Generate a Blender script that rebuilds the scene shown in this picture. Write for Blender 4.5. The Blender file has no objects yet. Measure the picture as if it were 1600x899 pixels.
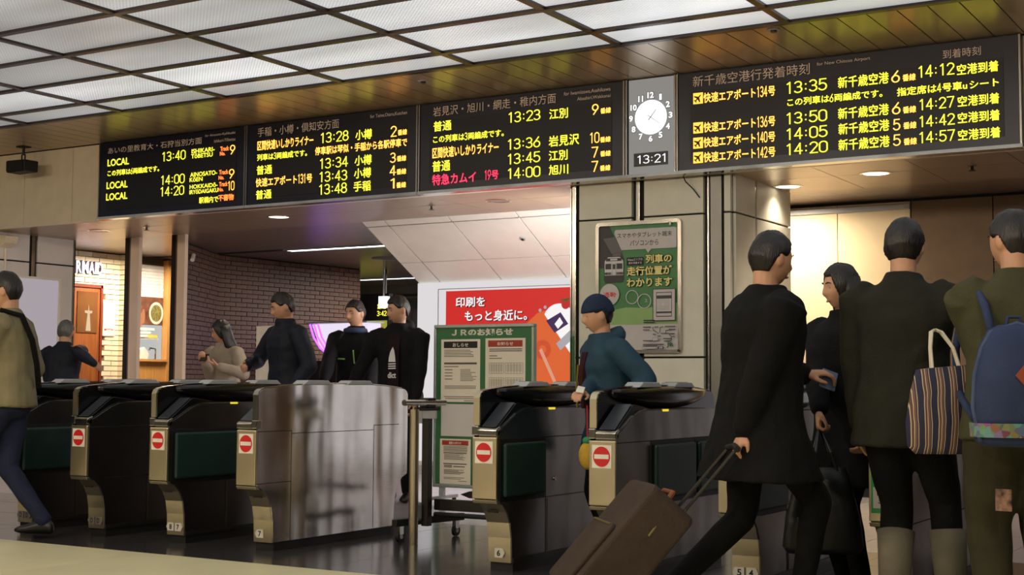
import bpy, math, random
from mathutils import Vector, Matrix, noise
random.seed(7)
S = bpy.context.scene
COL = S.collection
pi = math.pi

# ---------------------------------------------------------------- camera, world, exposure
camd = bpy.data.cameras.new('camera')
camd.sensor_width = 36.0
camd.lens = 2176.0 / 1600.0 * 36.0
camd.clip_end = 200
cam = bpy.data.objects.new('camera', camd)
COL.objects.link(cam)
RX = Vector((0.8560, 0.5170, 0.0060)).normalized()
FW = Vector((-0.5163, 0.8537, 0.0681)).normalized()
RX = (RX - FW * RX.dot(FW)).normalized()
UP = RX.cross(FW)
M = Matrix((RX, UP, -FW)).transposed().to_4x4()
M.translation = Vector((0, 0, 1.0))
cam.matrix_world = M
S.camera = cam

w = bpy.data.worlds.new('world')
S.world = w
w.use_nodes = True
w.node_tree.nodes['Background'].inputs[0].default_value = (0.75, 0.8, 0.9, 1)
w.node_tree.nodes['Background'].inputs[1].default_value = 0.02
S.view_settings.view_transform = 'Standard'
S.view_settings.look = 'None'
S.view_settings.gamma = 1
S.view_settings.exposure = 0.1
S.view_settings.use_curve_mapping = False
S.cycles.use_denoising = True
S.cycles.max_bounces = 7
S.cycles.diffuse_bounces = 4
S.cycles.glossy_bounces = 4
S.cycles.transmission_bounces = 4
S.cycles.sample_clamp_indirect = 6.0
PANEL_LIGHT = 0.66      # luminous ceiling
DOWN_W = 22.0           # soffit downlights
STRIP_E = 5.0           # rear light strips
SHOP_W = 62.0
CONC_W = 160.0           # warm globe lamps of the concourse behind the camera

# ---------------------------------------------------------------- materials
MATS = {}
def srgb(r, g, b):
    f = lambda c: (c / 255 / 12.92) if c / 255 <= 0.04045 else ((c / 255 + 0.055) / 1.055) ** 2.4
    return (f(r), f(g), f(b))
def mat(name, rgb, rough=0.5, metal=0.0, var=0.08, scale=6.0, bump=0.0, bscale=60.0, stretch=None, spec=None, emit=None, es=0.0, coat=0.0):
    if name in MATS: return MATS[name]
    m = bpy.data.materials.new(name)
    m.use_nodes = True
    n, l = m.node_tree.nodes, m.node_tree.links
    b = n['Principled BSDF']
    c = srgb(*rgb)
    b.inputs['Roughness'].default_value = rough
    b.inputs['Metallic'].default_value = metal
    if spec is not None: b.inputs['Specular IOR Level'].default_value = spec
    if coat: b.inputs['Coat Weight'].default_value = coat; b.inputs['Coat Roughness'].default_value = 0.1
    tc = n.new('ShaderNodeTexCoord')
    mp = n.new('ShaderNodeMapping')
    l.new(tc.outputs['Object'], mp.inputs[0])
    if stretch: mp.inputs['Scale'].default_value = stretch
    nz = n.new('ShaderNodeTexNoise')
    nz.inputs['Scale'].default_value = scale
    nz.inputs['Detail'].default_value = 3
    l.new(mp.outputs[0], nz.inputs['Vector'])
    rp = n.new('ShaderNodeValToRGB')
    rp.color_ramp.elements[0].position = 0.3
    rp.color_ramp.elements[1].position = 0.7
    rp.color_ramp.elements[0].color = tuple(x * (1 - var) for x in c) + (1,)
    rp.color_ramp.elements[1].color = tuple(min(1, x * (1 + var)) for x in c) + (1,)
    l.new(nz.outputs[0], rp.inputs[0])
    l.new(rp.outputs[0], b.inputs['Base Color'])
    if bump:
        n2 = n.new('ShaderNodeTexNoise')
        n2.inputs['Scale'].default_value = bscale
        n2.inputs['Detail'].default_value = 4
        l.new(mp.outputs[0], n2.inputs['Vector'])
        bp = n.new('ShaderNodeBump')
        bp.inputs['Strength'].default_value = bump
        bp.inputs['Distance'].default_value = 0.01
        l.new(n2.outputs[0], bp.inputs['Height'])
        l.new(bp.outputs[0], b.inputs['Normal'])
    if emit:
        b.inputs['Emission Color'].default_value = srgb(*emit) + (1,)
        b.inputs['Emission Strength'].default_value = es
    MATS[name] = m
    return m

def glow(name, rgb, es):
    return mat(name, (20, 20, 20), 0.6, emit=rgb, es=es)

# stainless: brushed, gently wavy
def steel(name, rgb, rough=0.28, wav=0.25, wscale=(1.2, 1.2, 0.5), brush=0.08):
    if name in MATS: return MATS[name]
    m = mat(name, rgb, rough, 1.0, var=0.10, scale=3.0)
    n, l = m.node_tree.nodes, m.node_tree.links
    b = n['Principled BSDF']
    tc = n.new('ShaderNodeTexCoord')
    mp = n.new('ShaderNodeMapping'); mp.inputs['Scale'].default_value = wscale
    l.new(tc.outputs['Object'], mp.inputs[0])
    nz = n.new('ShaderNodeTexNoise'); nz.inputs['Scale'].default_value = 3.0; nz.inputs['Detail'].default_value = 1
    l.new(mp.outputs[0], nz.inputs['Vector'])
    bp = n.new('ShaderNodeBump'); bp.inputs['Strength'].default_value = wav; bp.inputs['Distance'].default_value = 0.03
    l.new(nz.outputs[0], bp.inputs['Height'])
    mp2 = n.new('ShaderNodeMapping'); mp2.inputs['Scale'].default_value = (3, 3, 300)
    l.new(tc.outputs['Object'], mp2.inputs[0])
    n2 = n.new('ShaderNodeTexNoise'); n2.inputs['Scale'].default_value = 2.0
    l.new(mp2.outputs[0], n2.inputs['Vector'])
    b2 = n.new('ShaderNodeBump'); b2.inputs['Strength'].default_value = brush; b2.inputs['Distance'].default_value = 0.002
    l.new(n2.outputs[0], b2.inputs['Height']); l.new(bp.outputs[0], b2.inputs['Normal'])
    l.new(b2.outputs[0], b.inputs['Normal'])
    return m

STEEL = steel('brushed stainless', (128, 124, 122))
STEELW = steel('brushed warm stainless', (208, 196, 168), 0.33, 0.08)
STEELP = steel('polished stainless', (222, 216, 210), 0.15, 0.35, (1.6, 1.6, 0.35), 0.05)
CHROME = mat('polished edge metal', (200, 195, 185), 0.18, 1.0)
GUNMETAL = mat('dark painted steel', (62, 60, 55), 0.38, 0.7)
BLACKP = mat('black gloss plastic', (14, 14, 15), 0.22, var=0.15)
BLACKM = mat('black matt', (13, 13, 14), 0.55)
JOINT = mat('dark joint', (22, 21, 20), 0.7)
GREYP = mat('light grey plastic', (168, 170, 172), 0.4)
SMOKE = mat('dark blue grey display glass', (52, 56, 64), 0.3)
GREENPAD = mat('dark green padded vinyl', (12, 44, 40), 0.5, bump=0.1, bscale=150)
WHITE = mat('white plate', (232, 228, 215), 0.45)
RED = mat('sign red', (205, 28, 30), 0.45)
YEL = glow('yellow indicator', (255, 225, 60), 0.8)
CREAMW = mat('cream wall panel', (224, 208, 180), 0.42, var=0.05)
PILLAR = mat('pale enamel pillar panel', (222, 219, 200), 0.38, var=0.04, bump=0.35, bscale=160)
SOFFIT = mat('bronze satin soffit metal', (160, 138, 112), 0.30, 0.55, var=0.05)
REARC = mat('bronze rear ceiling metal', (140, 122, 104), 0.28, 0.6, var=0.06)
SLATM = mat('beige satin slat metal', (192, 168, 136), 0.28, 0.38, var=0.05, spec=.6)
GRIDM = mat('dark bronze grid bar', (66, 56, 52), 0.3, 0.6)
SLOPEW = mat('white enamel slope panel', (232, 226, 215), 0.3, var=0.03)
BRICKD = mat('dark brown brick tile', (106, 76, 56), 0.55, var=0.25, scale=9)
MORTD = mat('dark mortar', (32, 25, 22), 0.9)
BRICKC = mat('cream brick tile', (236, 224, 196), 0.45, var=0.08, scale=8)
MORTC = mat('brown mortar', (120, 104, 84), 0.9)  # brown joints between the cream bricks
WOOD = mat('warm brown wood', (140, 82, 42), 0.4, var=0.25, scale=5, stretch=(8, 8, 0.6))
WOODL = mat('light oak wood', (205, 150, 84), 0.45, var=0.12, scale=5, stretch=(10, 10, 0.6))
NAVYB = mat('navy black screen face', (22, 22, 38), 0.35, var=0.05)
SCREENB = mat('black LED matrix', (17, 16, 22), 0.5, var=0.05)
HOUSING = mat('board housing', (30, 28, 28), 0.35, 0.5)
FRAMEM = mat('grey aluminium divider', (150, 145, 140), 0.3, 0.9)
PAPER = mat('white paper', (238, 229, 208), 0.6, var=0.03)
PAPERG = mat('grey paper', (214, 210, 204), 0.6, var=0.03)
INK = mat('black print', (28, 26, 26), 0.6)
INKG = mat('grey print', (95, 88, 80), 0.6)
GREENB = mat('notice board green', (50, 112, 66), 0.5)
GREENPO = mat('poster green', (66, 128, 74), 0.45)
LGREEN = mat('poster light green', (140, 178, 108), 0.45)
POSTG = mat('poster pale grey', (198, 192, 190), 0.45)
YELP = mat('poster yellow letters', (240, 226, 140), 0.5)

LED = {'y': glow('LED yellow green', (255, 250, 66), 1.5), 'o': glow('LED amber', (255, 176, 72), 2.6),
       'r': glow('LED orange red', (255, 112, 48), 3.0), 'm': glow('LED magenta red', (255, 58, 90), 1.8),
       'p': glow('LED amber block', (255, 196, 70), 1.5), 'd': mat('dim header lettering', (235, 215, 200), 0.5)}

# ---------------------------------------------------------------- mesh helper
class MB:
    def __init__(s): s.v = []; s.f = []
    def add(s, vs, fs):
        o = len(s.v); s.v += [Vector(p) for p in vs]; s.f += [tuple(i + o for i in q) for q in fs]; return s
    def box(s, x0, x1, y0, y1, z0, z1):
        return s.add([(x0,y0,z0),(x1,y0,z0),(x1,y1,z0),(x0,y1,z0),(x0,y0,z1),(x1,y0,z1),(x1,y1,z1),(x0,y1,z1)],
                     [(3,2,1,0),(4,5,6,7),(0,1,5,4),(1,2,6,5),(2,3,7,6),(3,0,4,7)])
    def prism(s, poly, a, b, axis='x'):
        # poly: list of 2-tuples; axis x -> (y,z), axis y -> (x,z), axis z -> (x,y)
        def P(p, t):
            return (t, p[0], p[1]) if axis == 'x' else ((p[0], t, p[1]) if axis == 'y' else (p[0], p[1], t))
        n = len(poly)
        vs = [P(p, a) for p in poly] + [P(p, b) for p in poly]
        fs = [tuple(range(n)), tuple(range(2*n-1, n-1, -1))]
        fs += [(i, i + n, (i+1) % n + n, (i+1) % n) for i in range(n)]
        return s.add(vs, fs)
    def loft(s, rings, cap=True):
        n = len(rings[0]); vs = [p for r in rings for p in r]; fs = []
        for k in range(len(rings)-1):
            for i in range(n):
                j = (i+1) % n
                fs.append((k*n+i, k*n+j, (k+1)*n+j, (k+1)*n+i))
        if cap:
            fs.append(tuple(range(n-1, -1, -1))); fs.append(tuple((len(rings)-1)*n+i for i in range(n)))
        return s.add(vs, fs)
    def tube(s, pts, rad, n=10, round_ends=False):
        pts = [Vector(p) for p in pts]
        if not isinstance(rad, (list, tuple)): rad = [rad]*len(pts)
        if round_ends:
            a, b = (pts[1]-pts[0]).normalized(), (pts[-1]-pts[-2]).normalized()
            pts = [pts[0]-a*rad[0]*.85, pts[0]-a*rad[0]*.5] + pts + [pts[-1]+b*rad[-1]*.5, pts[-1]+b*rad[-1]*.85]
            rad = [rad[0]*.4, rad[0]*.85] + list(rad) + [rad[-1]*.85, rad[-1]*.4]
        rings = []; ref = None
        for i, p in enumerate(pts):
            t = ((pts[min(i+1, len(pts)-1)] - pts[max(i-1, 0)])).normalized()
            if ref is None: ref = Vector((0,0,1)) if abs(t.z) < .9 else Vector((1,0,0))
            u = (ref - t*ref.dot(t)).normalized(); ref = u; v = t.cross(u)
            rings.append([p + u*math.cos(a)*rad[i] + v*math.sin(a)*rad[i] for a in (2*pi*k/n for k in range(n))])
        return s.loft(rings)
    def ell(s, c, r, nu=14, nv=9, fn=None):
        vs = []; fs = []
        c = Vector(c)
        for j in range(nv+1):
            e = -pi/2 + pi*j/nv
            for i in range(nu):
                a = 2*pi*i/nu
                d = Vector((math.cos(e)*math.cos(a), math.cos(e)*math.sin(a), math.sin(e)))
                p = Vector((d.x*r[0], d.y*r[1], d.z*r[2]))
                if fn: p = fn(d, p)
                vs.append(c + p)
        for j in range(nv):
            for i in range(nu):
                k = (i+1) % nu
                fs.append((j*nu+i, j*nu+k, (j+1)*nu+k, (j+1)*nu+i))
        return s.add(vs, fs)
    def disc(s, c, r, axis='y', t=0.003, n=24, ry=None):
        ry = ry or r
        poly = [(c[0] + r*math.cos(2*pi*i/n), c[1] + ry*math.sin(2*pi*i/n)) for i in range(n)]
        return s.prism(poly, c[2]-t/2, c[2]+t/2, axis)
    def xf(s, mtx): s.v = [mtx @ p for p in s.v]; return s

MESHN = {}
def mesh(name, mb, m, smooth=False):
    me = bpy.data.meshes.new(name)
    me.from_pydata([tuple(p) for p in mb.v], [], mb.f)
    me.update()
    import bmesh
    bm = bmesh.new(); bm.from_mesh(me)
    bmesh.ops.remove_doubles(bm, verts=bm.verts, dist=1e-5)
    bmesh.ops.recalc_face_normals(bm, faces=bm.faces)
    bm.to_mesh(me); bm.free()
    if m: me.materials.append(m)
    if smooth:
        for p in me.polygons: p.use_smooth = True
    return me
def link(name, data, parent=None, loc=(0,0,0), rot=(0,0,0), scale=(1,1,1)):
    o = bpy.data.objects.new(name, data)
    COL.objects.link(o)
    o.location = loc; o.rotation_euler = rot; o.scale = scale
    if parent: o.parent = parent
    return o
def WL(o):
    v = Vector((0,0,0))
    while o: v += o.location; o = o.parent
    return v
def obj(name, mb, m, parent=None, smooth=False, bevel=0.0, local=False, seg=2):
    # verts are world coordinates unless local=True
    if parent and not local:
        off = WL(parent); mb.v = [p - off for p in mb.v]
    o = link(name, mesh(name, mb, m, smooth), parent)
    if bevel:
        b = o.modifiers.new('bevel', 'BEVEL'); b.width = bevel; b.segments = seg; b.limit_method = 'ANGLE'; b.angle_limit = 0.6
        b.harden_normals = False
        for p in o.data.polygons: p.use_smooth = False
    return o
def thing(name, label, cat, loc=(0,0,0), rot=0.0, group=None):
    o = link(name, None, None, loc, (0,0,rot))
    o.empty_display_size = 0.1
    o['label'] = label; o['category'] = cat
    if group: o['group'] = group
    return o
def tag(o, label, cat, group=None):
    o['label'] = label; o['category'] = cat
    if group: o['group'] = group
    return o
def struct(name, mb, m, **k):
    o = obj(name, mb, m, **k); o['kind'] = 'structure'; return o
def copyo(o, parent=None):
    c = o.copy(); COL.objects.link(c)
    if parent: c.parent = parent
    return c

FONTC = {}
def glyphs(body, bold=0.0, copies=False):
    """mesh (verts, faces) of a text, flat in x,y, with its bounding box"""
    key = (body, bold, copies)
    if key in FONTC: return FONTC[key]
    c = bpy.data.curves.new('lettering', 'FONT'); c.body = body; c.offset = 0 if copies else bold; c.resolution_u = 3
    o = bpy.data.objects.new('lettering', c); COL.objects.link(o)
    bpy.context.view_layer.update()
    me = bpy.data.meshes.new_from_object(o.evaluated_get(bpy.context.evaluated_depsgraph_get()))
    vs = [tuple(v.co) for v in me.vertices]; fs = [tuple(p.vertices) for p in me.polygons]
    bpy.data.objects.remove(o); bpy.data.curves.remove(c); bpy.data.meshes.remove(me)
    if bold > 0 and copies:      # embolden by repeating the face a hair's breadth to each side
        v0, f0 = vs, fs
        dirs = [(-1,0), (1,0), (0,1), (0,-1)] if bold < .03 else [(math.cos(q*pi/4), math.sin(q*pi/4)) for q in range(8)]
        for dx, dy in dirs:
            o_ = len(vs); vs = vs + [(v[0]+dx*bold, v[1]+dy*bold, 0) for v in v0]; fs = fs + [tuple(i+o_ for i in q) for q in f0]
    xs = [v[0] for v in vs]; ys = [v[1] for v in vs]
    r = (vs, fs, min(xs), max(xs), min(ys), max(ys))
    FONTC[key] = r
    return r
def textmb(body, X, Z, W, H, Y, bold=0.0, plane='xz', mb=None, rot=0.0, copies=False):
    """text whose bounding box is X..X+W, Z..Z+H on the plane y=Y (facing -y); plane 'yz': X runs along +y at x=Y facing +x"""
    vs, fs, x0, x1, y0, y1 = glyphs(body, bold, copies)
    sx = W/(x1-x0); sy = H/(y1-y0)
    out = []
    for v in vs:
        a = (v[0]-x0)*sx; b = (v[1]-y0)*sy
        if rot:
            ca, sa = math.cos(rot), math.sin(rot); a, b = a*ca-b*sa, a*sa+b*ca
        a += X; b += Z
        out.append((a, Y, b) if plane == 'xz' else (Y, a, b))
    mb = mb or MB()
    return mb.add(out, fs)
def flat(name, mb, m, parent):
    """mesh without normal recalculation (for text)"""
    off = WL(parent) if parent else Vector((0,0,0))
    me = bpy.data.meshes.new(name)
    me.from_pydata([tuple(p-off) for p in mb.v], [], mb.f); me.update(); me.materials.append(m)
    return link(name, me, parent)
def lettering(body, X, Z, W, H, Y, m, parent, bold=0.0, plane='xz', name='lettering', rot=0.0, copies=False):
    return flat(name, textmb(body, X, Z, W, H, Y, bold, plane, None, rot, copies), m, parent)

# stroked LED digits: polylines in a cell 0..w by 0..1
def _arc(cx, cy, rx, ry, a0, a1, n=10): return [(cx+rx*math.cos(math.radians(a0+(a1-a0)*i/n)), cy+ry*math.sin(math.radians(a0+(a1-a0)*i/n))) for i in range(n+1)]
DG_ = {
 '0': [_arc(.25,.74,.25,.26,0,180)+_arc(.25,.26,.25,.26,180,360)+[(.5,.74)]],
 '1': [[(.10,.84), (.27,1.0), (.27,0)]],
 '2': [_arc(.25,.74,.24,.26,165,-25)+[(.02,.0), (.5,.0)]],
 '3': [_arc(.23,.75,.23,.25,150,-80,8)+[(.2,.51)]+_arc(.23,.26,.26,.26,75,-150,9)],
 '4': [[(.36,0), (.36,1), (0,.28), (.5,.28)]],
 '5': [[(.46,1), (.07,1), (.04,.55)]+_arc(.23,.32,.27,.32,110,-150,10)],
 '6': [[(.40,1), (.10,.52)]+_arc(.25,.30,.25,.30,160,-200,16)],
 '7': [[(0,1), (.5,1), (.18,0)]],
 '8': [_arc(.25,.76,.21,.24,-90,270,14), _arc(.25,.27,.25,.27,90,450,14)],
 '9': [[(.10,0), (.40,.48)]+_arc(.25,.70,.25,.30,-20,340,16)],
 ':': [[(.12,.68), (.12,.72)], [(.12,.24), (.12,.28)]]}
def stroke2d(vs, fs, pts, t):
    n = len(pts)
    for i, (a, b) in enumerate(zip(pts, pts[1:])):
        dx, dy = b[0]-a[0], b[1]-a[1]; L = math.hypot(dx, dy) or 1e-6
        dx, dy = dx/L, dy/L; e = t*.45
        a2 = (a[0]-dx*e, a[1]-dy*e); b2 = (b[0]+dx*e, b[1]+dy*e)
        o = len(vs); px, py = -dy*t/2, dx*t/2
        vs += [(a2[0]-px, a2[1]-py, 0), (b2[0]-px, b2[1]-py, 0), (b2[0]+px, b2[1]+py, 0), (a2[0]+px, a2[1]+py, 0)]
        fs.append((o, o+1, o+2, o+3))
def ledtext(s, X, Z, W, H, Y, bold, t=.105):
    """mixed kanji and stroked digits laid out in cells, scaled to X..X+W, Z..Z+H"""
    vs = []; fs = []; x = 0; od = all(c in DG_ for c in s)
    for c in s:
        if c in DG_:
            w_ = {':': .24, '1': .46}.get(c, .5); dw = 1.0 if od else .82
            v2, f2 = [], []
            for pl in DG_[c]: stroke2d(v2, f2, pl, t)
            o = len(vs); vs += [((a*.86*dw + x + .04), b*.9-.06) for a, b, _ in v2]; fs += [tuple(i+o for i in q) for q in f2]
            x += w_*.86*dw + .13
        else:
            g_ = glyphs(c, bold, True); o = len(vs)
            vs += [(a[0] + x, a[1]) for a in g_[0]]; fs += [tuple(i+o for i in q) for q in g_[1]]
            x += 1.0 if ord(c) > 0x2fff else .6
    xs = [v[0] for v in vs]; ys = [v[1] for v in vs]
    x0, x1, y0, y1 = min(xs), max(xs), min(ys), max(ys)
    return MB().add([(X + (a-x0)*W/(x1-x0), Y, Z + (b-y0)*H/(y1-y0)) for a, b in vs], fs)

# ================================================================ SETTING
# ---------------------------------------------------------------- floor
CREAMF = mat('cream polished floor tile', (216, 210, 172), 0.42, var=0.06, scale=2.5)
DARKF = mat('dark granite floor tile', (58, 56, 58), 0.16, var=0.3, scale=40)
LIGHTF = mat('pale lavender grey floor tile', (172, 164, 170), 0.2, var=0.06, scale=8)
GROUT = mat('floor grout', (46, 42, 38), 0.8)
GROUTC = mat('cream floor grout', (150, 140, 108), 0.8)
fl = struct('floor', MB().box(-18, 3, -1, 5.9, -0.12, -0.004), GROUTC)
fl2 = struct('floor', MB().box(-18, 3, 5.9, 21, -0.12, -0.004), GROUT)
def tiles(parent, x0, x1, y0, y1, sx, sy, m, gap):
    me = None
    nx = int(math.ceil((x1-x0)/sx - 1e-6)); ny = int(math.ceil((y1-y0)/sy - 1e-6))
    for j in range(ny):
        for i in range(nx):
            if me is None:
                me = mesh('tile', MB().box(-sx/2+gap, sx/2-gap, -sy/2+gap, sy/2-gap, -0.012, 0), m)
            link('tile', me, parent, (x0+sx*(i+.5), y0+sy*(j+.5), random.uniform(-.0006, 0)))
tiles(fl, -13.2, 1.2, -0.46, 5.9, 1.2, 1.06, CREAMF, 0.0012)
tiles(fl2, -13.2, 0.0, 5.9, 8.3, 0.6, 0.6, DARKF, 0.0015)
tiles(fl2, -14.4, 0.0, 8.3, 20.0, 0.9, 0.9, LIGHTF, 0.002)

# ---------------------------------------------------------------- luminous ceiling
def panel_material():
    m = bpy.data.materials.new('prismatic light diffuser'); m.use_nodes = True
    n, l = m.node_tree.nodes, m.node_tree.links
    b = n['Principled BSDF']
    b.inputs['Base Color'].default_value = (0.5, 0.5, 0.5, 1); b.inputs['Roughness'].default_value = 0.35
    tc = n.new('ShaderNodeTexCoord'); sp = n.new('ShaderNodeSeparateXYZ'); l.new(tc.outputs['Object'], sp.inputs[0])
    def mth(op, a, c=None):
        q = n.new('ShaderNodeMath'); q.operation = op
        for i, x in enumerate((a, c)):
            if x is None: continue
            if isinstance(x, (int, float)): q.inputs[i].default_value = x
            else: l.new(x, q.inputs[i])
        return q.outputs[0]
    k = 2*pi/0.030
    sx = mth('SINE', mth('MULTIPLY', sp.outputs[0], k)); sy = mth('SINE', mth('MULTIPLY', sp.outputs[1], k))
    pat = mth('ADD', mth('MULTIPLY', mth('MULTIPLY', sx, sy), 0.30), 0.9)
    nz = n.new('ShaderNodeTexNoise'); nz.inputs['Scale'].default_value = 1.1; nz.inputs['Detail'].default_value = 1
    geo = n.new('ShaderNodeNewGeometry')
    mp = n.new('ShaderNodeMapping'); mp.inputs['Scale'].default_value = (0.55, 1.6, 1)
    l.new(geo.outputs['Position'], mp.inputs[0]); l.new(mp.outputs[0], nz.inputs['Vector'])
    band = mth('ADD', mth('MULTIPLY', nz.outputs[0], 1.5), 0.25)      # soft image of the tubes behind
    oi = n.new('ShaderNodeObjectInfo'); so = n.new('ShaderNodeSeparateColor'); l.new(oi.outputs['Color'], so.inputs[0])
    e = mth('MULTIPLY', mth('MULTIPLY', pat, band), so.outputs[0])
    b.inputs['Emission Color'].default_value = srgb(246, 250, 252) + (1,)
    l.new(mth('MULTIPLY', e, PANEL_LIGHT), b.inputs['Emission Strength'])
    return m
PANM = panel_material()
CZ = 3.45
ce = struct('ceiling', MB().box(-18, 3, -6, 10.05, 3.56, 3.66), GRIDM)
xj = [-8.31 + 1.27*k for k in range(-7, 9)]
yj = [8.93, 8.5] + [8.5 - 0.675*k for k in range(1, 10)]
pme = {}
for j in range(len(yj)-1):
    ya, yb = yj[j+1], yj[j]
    h = yb - ya
    for i in range(len(xj)-1):
        xa, xb = xj[i], xj[i+1]
        key = round(h, 3)
        if key not in pme:
            pme[key] = mesh('light_panel', MB().box(-.605, .605, -h/2+.03, h/2-.03, 0, 0.02), PANM)
        cx, cy = (xa+xb)/2, (ya+yb)/2
        o = link('light_panel', pme[key], ce, (cx, cy, CZ+.012))
        br = 0.52 + 0.48*min(1, max(0, (cx + 8.6)/4.2))
        if cy < 7.6 and cx < -6.0: br *= 0.72
        if j == 0: br *= 0.85
        if j == 1 and cx < -6.5: br *= 1.45
        br *= random.uniform(0.9, 1.1)
        o.color = (br, br, br, 1)
for y in yj:
    obj('grid_bar', MB().box(xj[0], xj[-1], y-.026, y+.026, CZ-.008, CZ+.05), GRIDM, ce)
for x in xj:
    obj('grid_bar', MB().box(x-.026, x+.026, yj[-1], yj[0], CZ-.006, CZ+.05), GRIDM, ce)

# ---------------------------------------------------------------- slatted strip in front of the boards
cs = struct('ceiling', MB().box(-17, 2, 8.957, 10.05, 3.475, 3.52), JOINT)
sme = mesh('slat', MB().box(-.0955, .0955, 0, 1.06, 0, .02), SLATM)
for k in range(92):
    x = -16.4 + .2*k
    link('slat', sme, cs, (x, 8.97, CZ + random.uniform(0, .001)))

# ---------------------------------------------------------------- fascia behind and beside the boards
fa = struct('wall_front', MB().box(-17, 2, 10.075, 10.14, 2.655, 3.475), JOINT)
fme = mesh('panel', MB().box(-.372, .372, 0, .015, 0, .785), CREAMW)
for k in range(24):
    link('panel', fme, fa, (-16.375 + .75*k, 10.06, 2.66))
obj('bottom_lip', MB().box(-17, 2, 10.055, 10.09, 2.64, 2.66), CREAMW, fa)

# ---------------------------------------------------------------- soffit under the boards
so = struct('ceiling', MB().box(-17, 2, 10.09, 11.5, 2.665, 2.70), JOINT)
for r, (ya, yb) in enumerate(((10.095, 10.67), (10.676, 11.45))):
    pm = mesh('soffit_panel', MB().box(-.3525, .3525, ya-10, yb-10, 0, .018), SOFFIT)
    for k in range(26):
        link('soffit_panel', pm, so, (-15.92 + .7107*k + .0, 10, 2.645))

# ---------------------------------------------------------------- rear ceiling with fine slats
rc = struct('ceiling', MB().box(-17, 2, 11.5, 20.5, 2.66, 2.72), JOINT)
m1 = MB()
y = 11.46
while y < 20.4:
    if not (13.38 < y+.05 < 13.58 or 17.82 < y+.05 < 17.98):
        m1.box(-17, 2, y, y+.094, 2.646, 2.662)
    y += .1
o = obj('slat', m1, REARC, rc); o['kind'] = 'stuff'

# ---------------------------------------------------------------- pillar with the green poster
pl = struct('wall_pillar', MB().box(-5.585, -4.145, 10.19, 11.45, 0, 2.66), JOINT)
def pp(x0, x1, z0, z1): obj('panel', MB().box(x0, x1, 10.15, 10.2, z0, z1), PILLAR, pl, bevel=.004)
for (x0, x1) in ((-5.49, -5.005), (-4.893, -4.375), (-4.2, -4.145)):
    for (z0, z1) in ((2.352, 2.65), (1.215, 2.338), (0.10, 1.2)):
        pp(x0, x1, z0, z1)
for (x0, x1) in ((-5.56, -5.52), (-4.968, -4.932), (-4.345, -4.325)):
    if x0 > -4.4: obj('grey_plate', MB().box(-4.318, -4.225, 10.16, 10.2, 0, 2.65), mat('grey steel plate', (120, 118, 112), .35, .6), pl)
for (x0, x1) in ((-5.56, -5.52), (-4.968, -4.932), (-4.345, -4.325)):
    obj('steel_strip', MB().box(x0, x1, 10.15, 10.2, 0, 2.65), CHROME, pl, bevel=.006)
for (y0, y1) in ((10.2, 10.62), (10.66, 11.44)):
    for (z0, z1) in ((2.352, 2.65), (1.215, 2.338), (0.10, 1.2)):
        obj('panel', MB().box(-4.15, -4.12, y0, y1, z0, z1), PILLAR, pl, bevel=.004)
obj('steel_strip', MB().box(-4.15, -4.128, 10.625, 10.655, 0, 2.65), CHROME, pl)
obj('steel_strip', MB().box(-5.6, -5.575, 10.2, 11.44, 0, 2.65), CHROME, pl)

# ---------------------------------------------------------------- sloping white bulkhead
SL0 = Vector((0, 11.43, 2.645)); SL1 = Vector((0, 12.475, 2.075))
sd = SL1 - SL0; sn = Vector((0, sd.z, -sd.y)).normalized()
if sn.z > 0: sn = -sn
sl = struct('wall_slope', MB().prism([(11.45, 2.66), (11.46, 2.645), (12.475, 2.09), (12.6, 2.09), (12.6, 2.66)], -8.725, -5.4), JOINT)
xs = [-8.727, -8.45, -7.67, -6.89, -6.11, -5.56]
ts = [0.0, 0.085, 0.66, 1.0]
for i in range(5):
    for j in range(3):
        a, b = SL0 + sd*(ts[j]+.006*(j > 0)), SL0 + sd*(ts[j+1]-.006)
        g = .009
        x0, x1 = xs[i] + (g if i else 0), xs[i+1]-g
        f = [Vector((x, p.y, p.z)) for p in (a, b) for x in (x0, x1)]
        v = f + [p - sn*.02 for p in f]
        obj('panel', MB().add(v, [(0,1,3,2), (4,6,7,5), (0,4,5,1), (2,3,7,6), (0,2,6,4), (1,5,7,3)]), SLOPEW, sl)
# ---------------------------------------------------------------- rear walls
aw = struct('wall_back', MB().box(-8.73, -5.3, 12.5, 12.6, 0, 2.09), SLOPEW)
obj('baseboard', MB().box(-8.73, -5.3, 12.485, 12.51, 0, .1), GREYP, aw)
WARMW = mat('warm cream back wall', (238, 216, 178), 0.6, var=0.04)
BROWNW = mat('brown back wall panel', (112, 88, 64), 0.55, var=0.1)
bw = struct('wall_back', MB().box(-5.3, -3.32, 12.3, 12.45, 0, 2.66), JOINT)
for k in range(3): obj('panel', MB().box(-5.3+.66*k+.004, -5.3+.66*(k+1)-.004, 12.28, 12.31, 0.1, 2.62), WARMW, bw)
obj('rail', MB().box(-5.3, -3.32, 12.25, 12.3, 2.55, 2.6), GREYP, bw, bevel=.004)
br = struct('wall_right', MB().box(-3.32, 1.6, 12.3, 12.45, 0, 2.66), JOINT)
for k in range(7): obj('panel', MB().box(-3.31+.7*k, -3.31+.7*k+.69, 12.28, 12.31, 0.1, 2.62), BROWNW, br)
fw = struct('wall_back', MB().box(-17, -5.3, 20.4, 20.5, 0, 2.66), mat('far grey wall', (110, 104, 112), 0.6))
GW = mat('far wall panel', (136, 128, 136), 0.5)
for k in range(9): obj('panel', MB().box(-16.8+1.2*k, -15.62+1.2*k, 20.37, 20.41, .1, 2.3), GW, fw)

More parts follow.
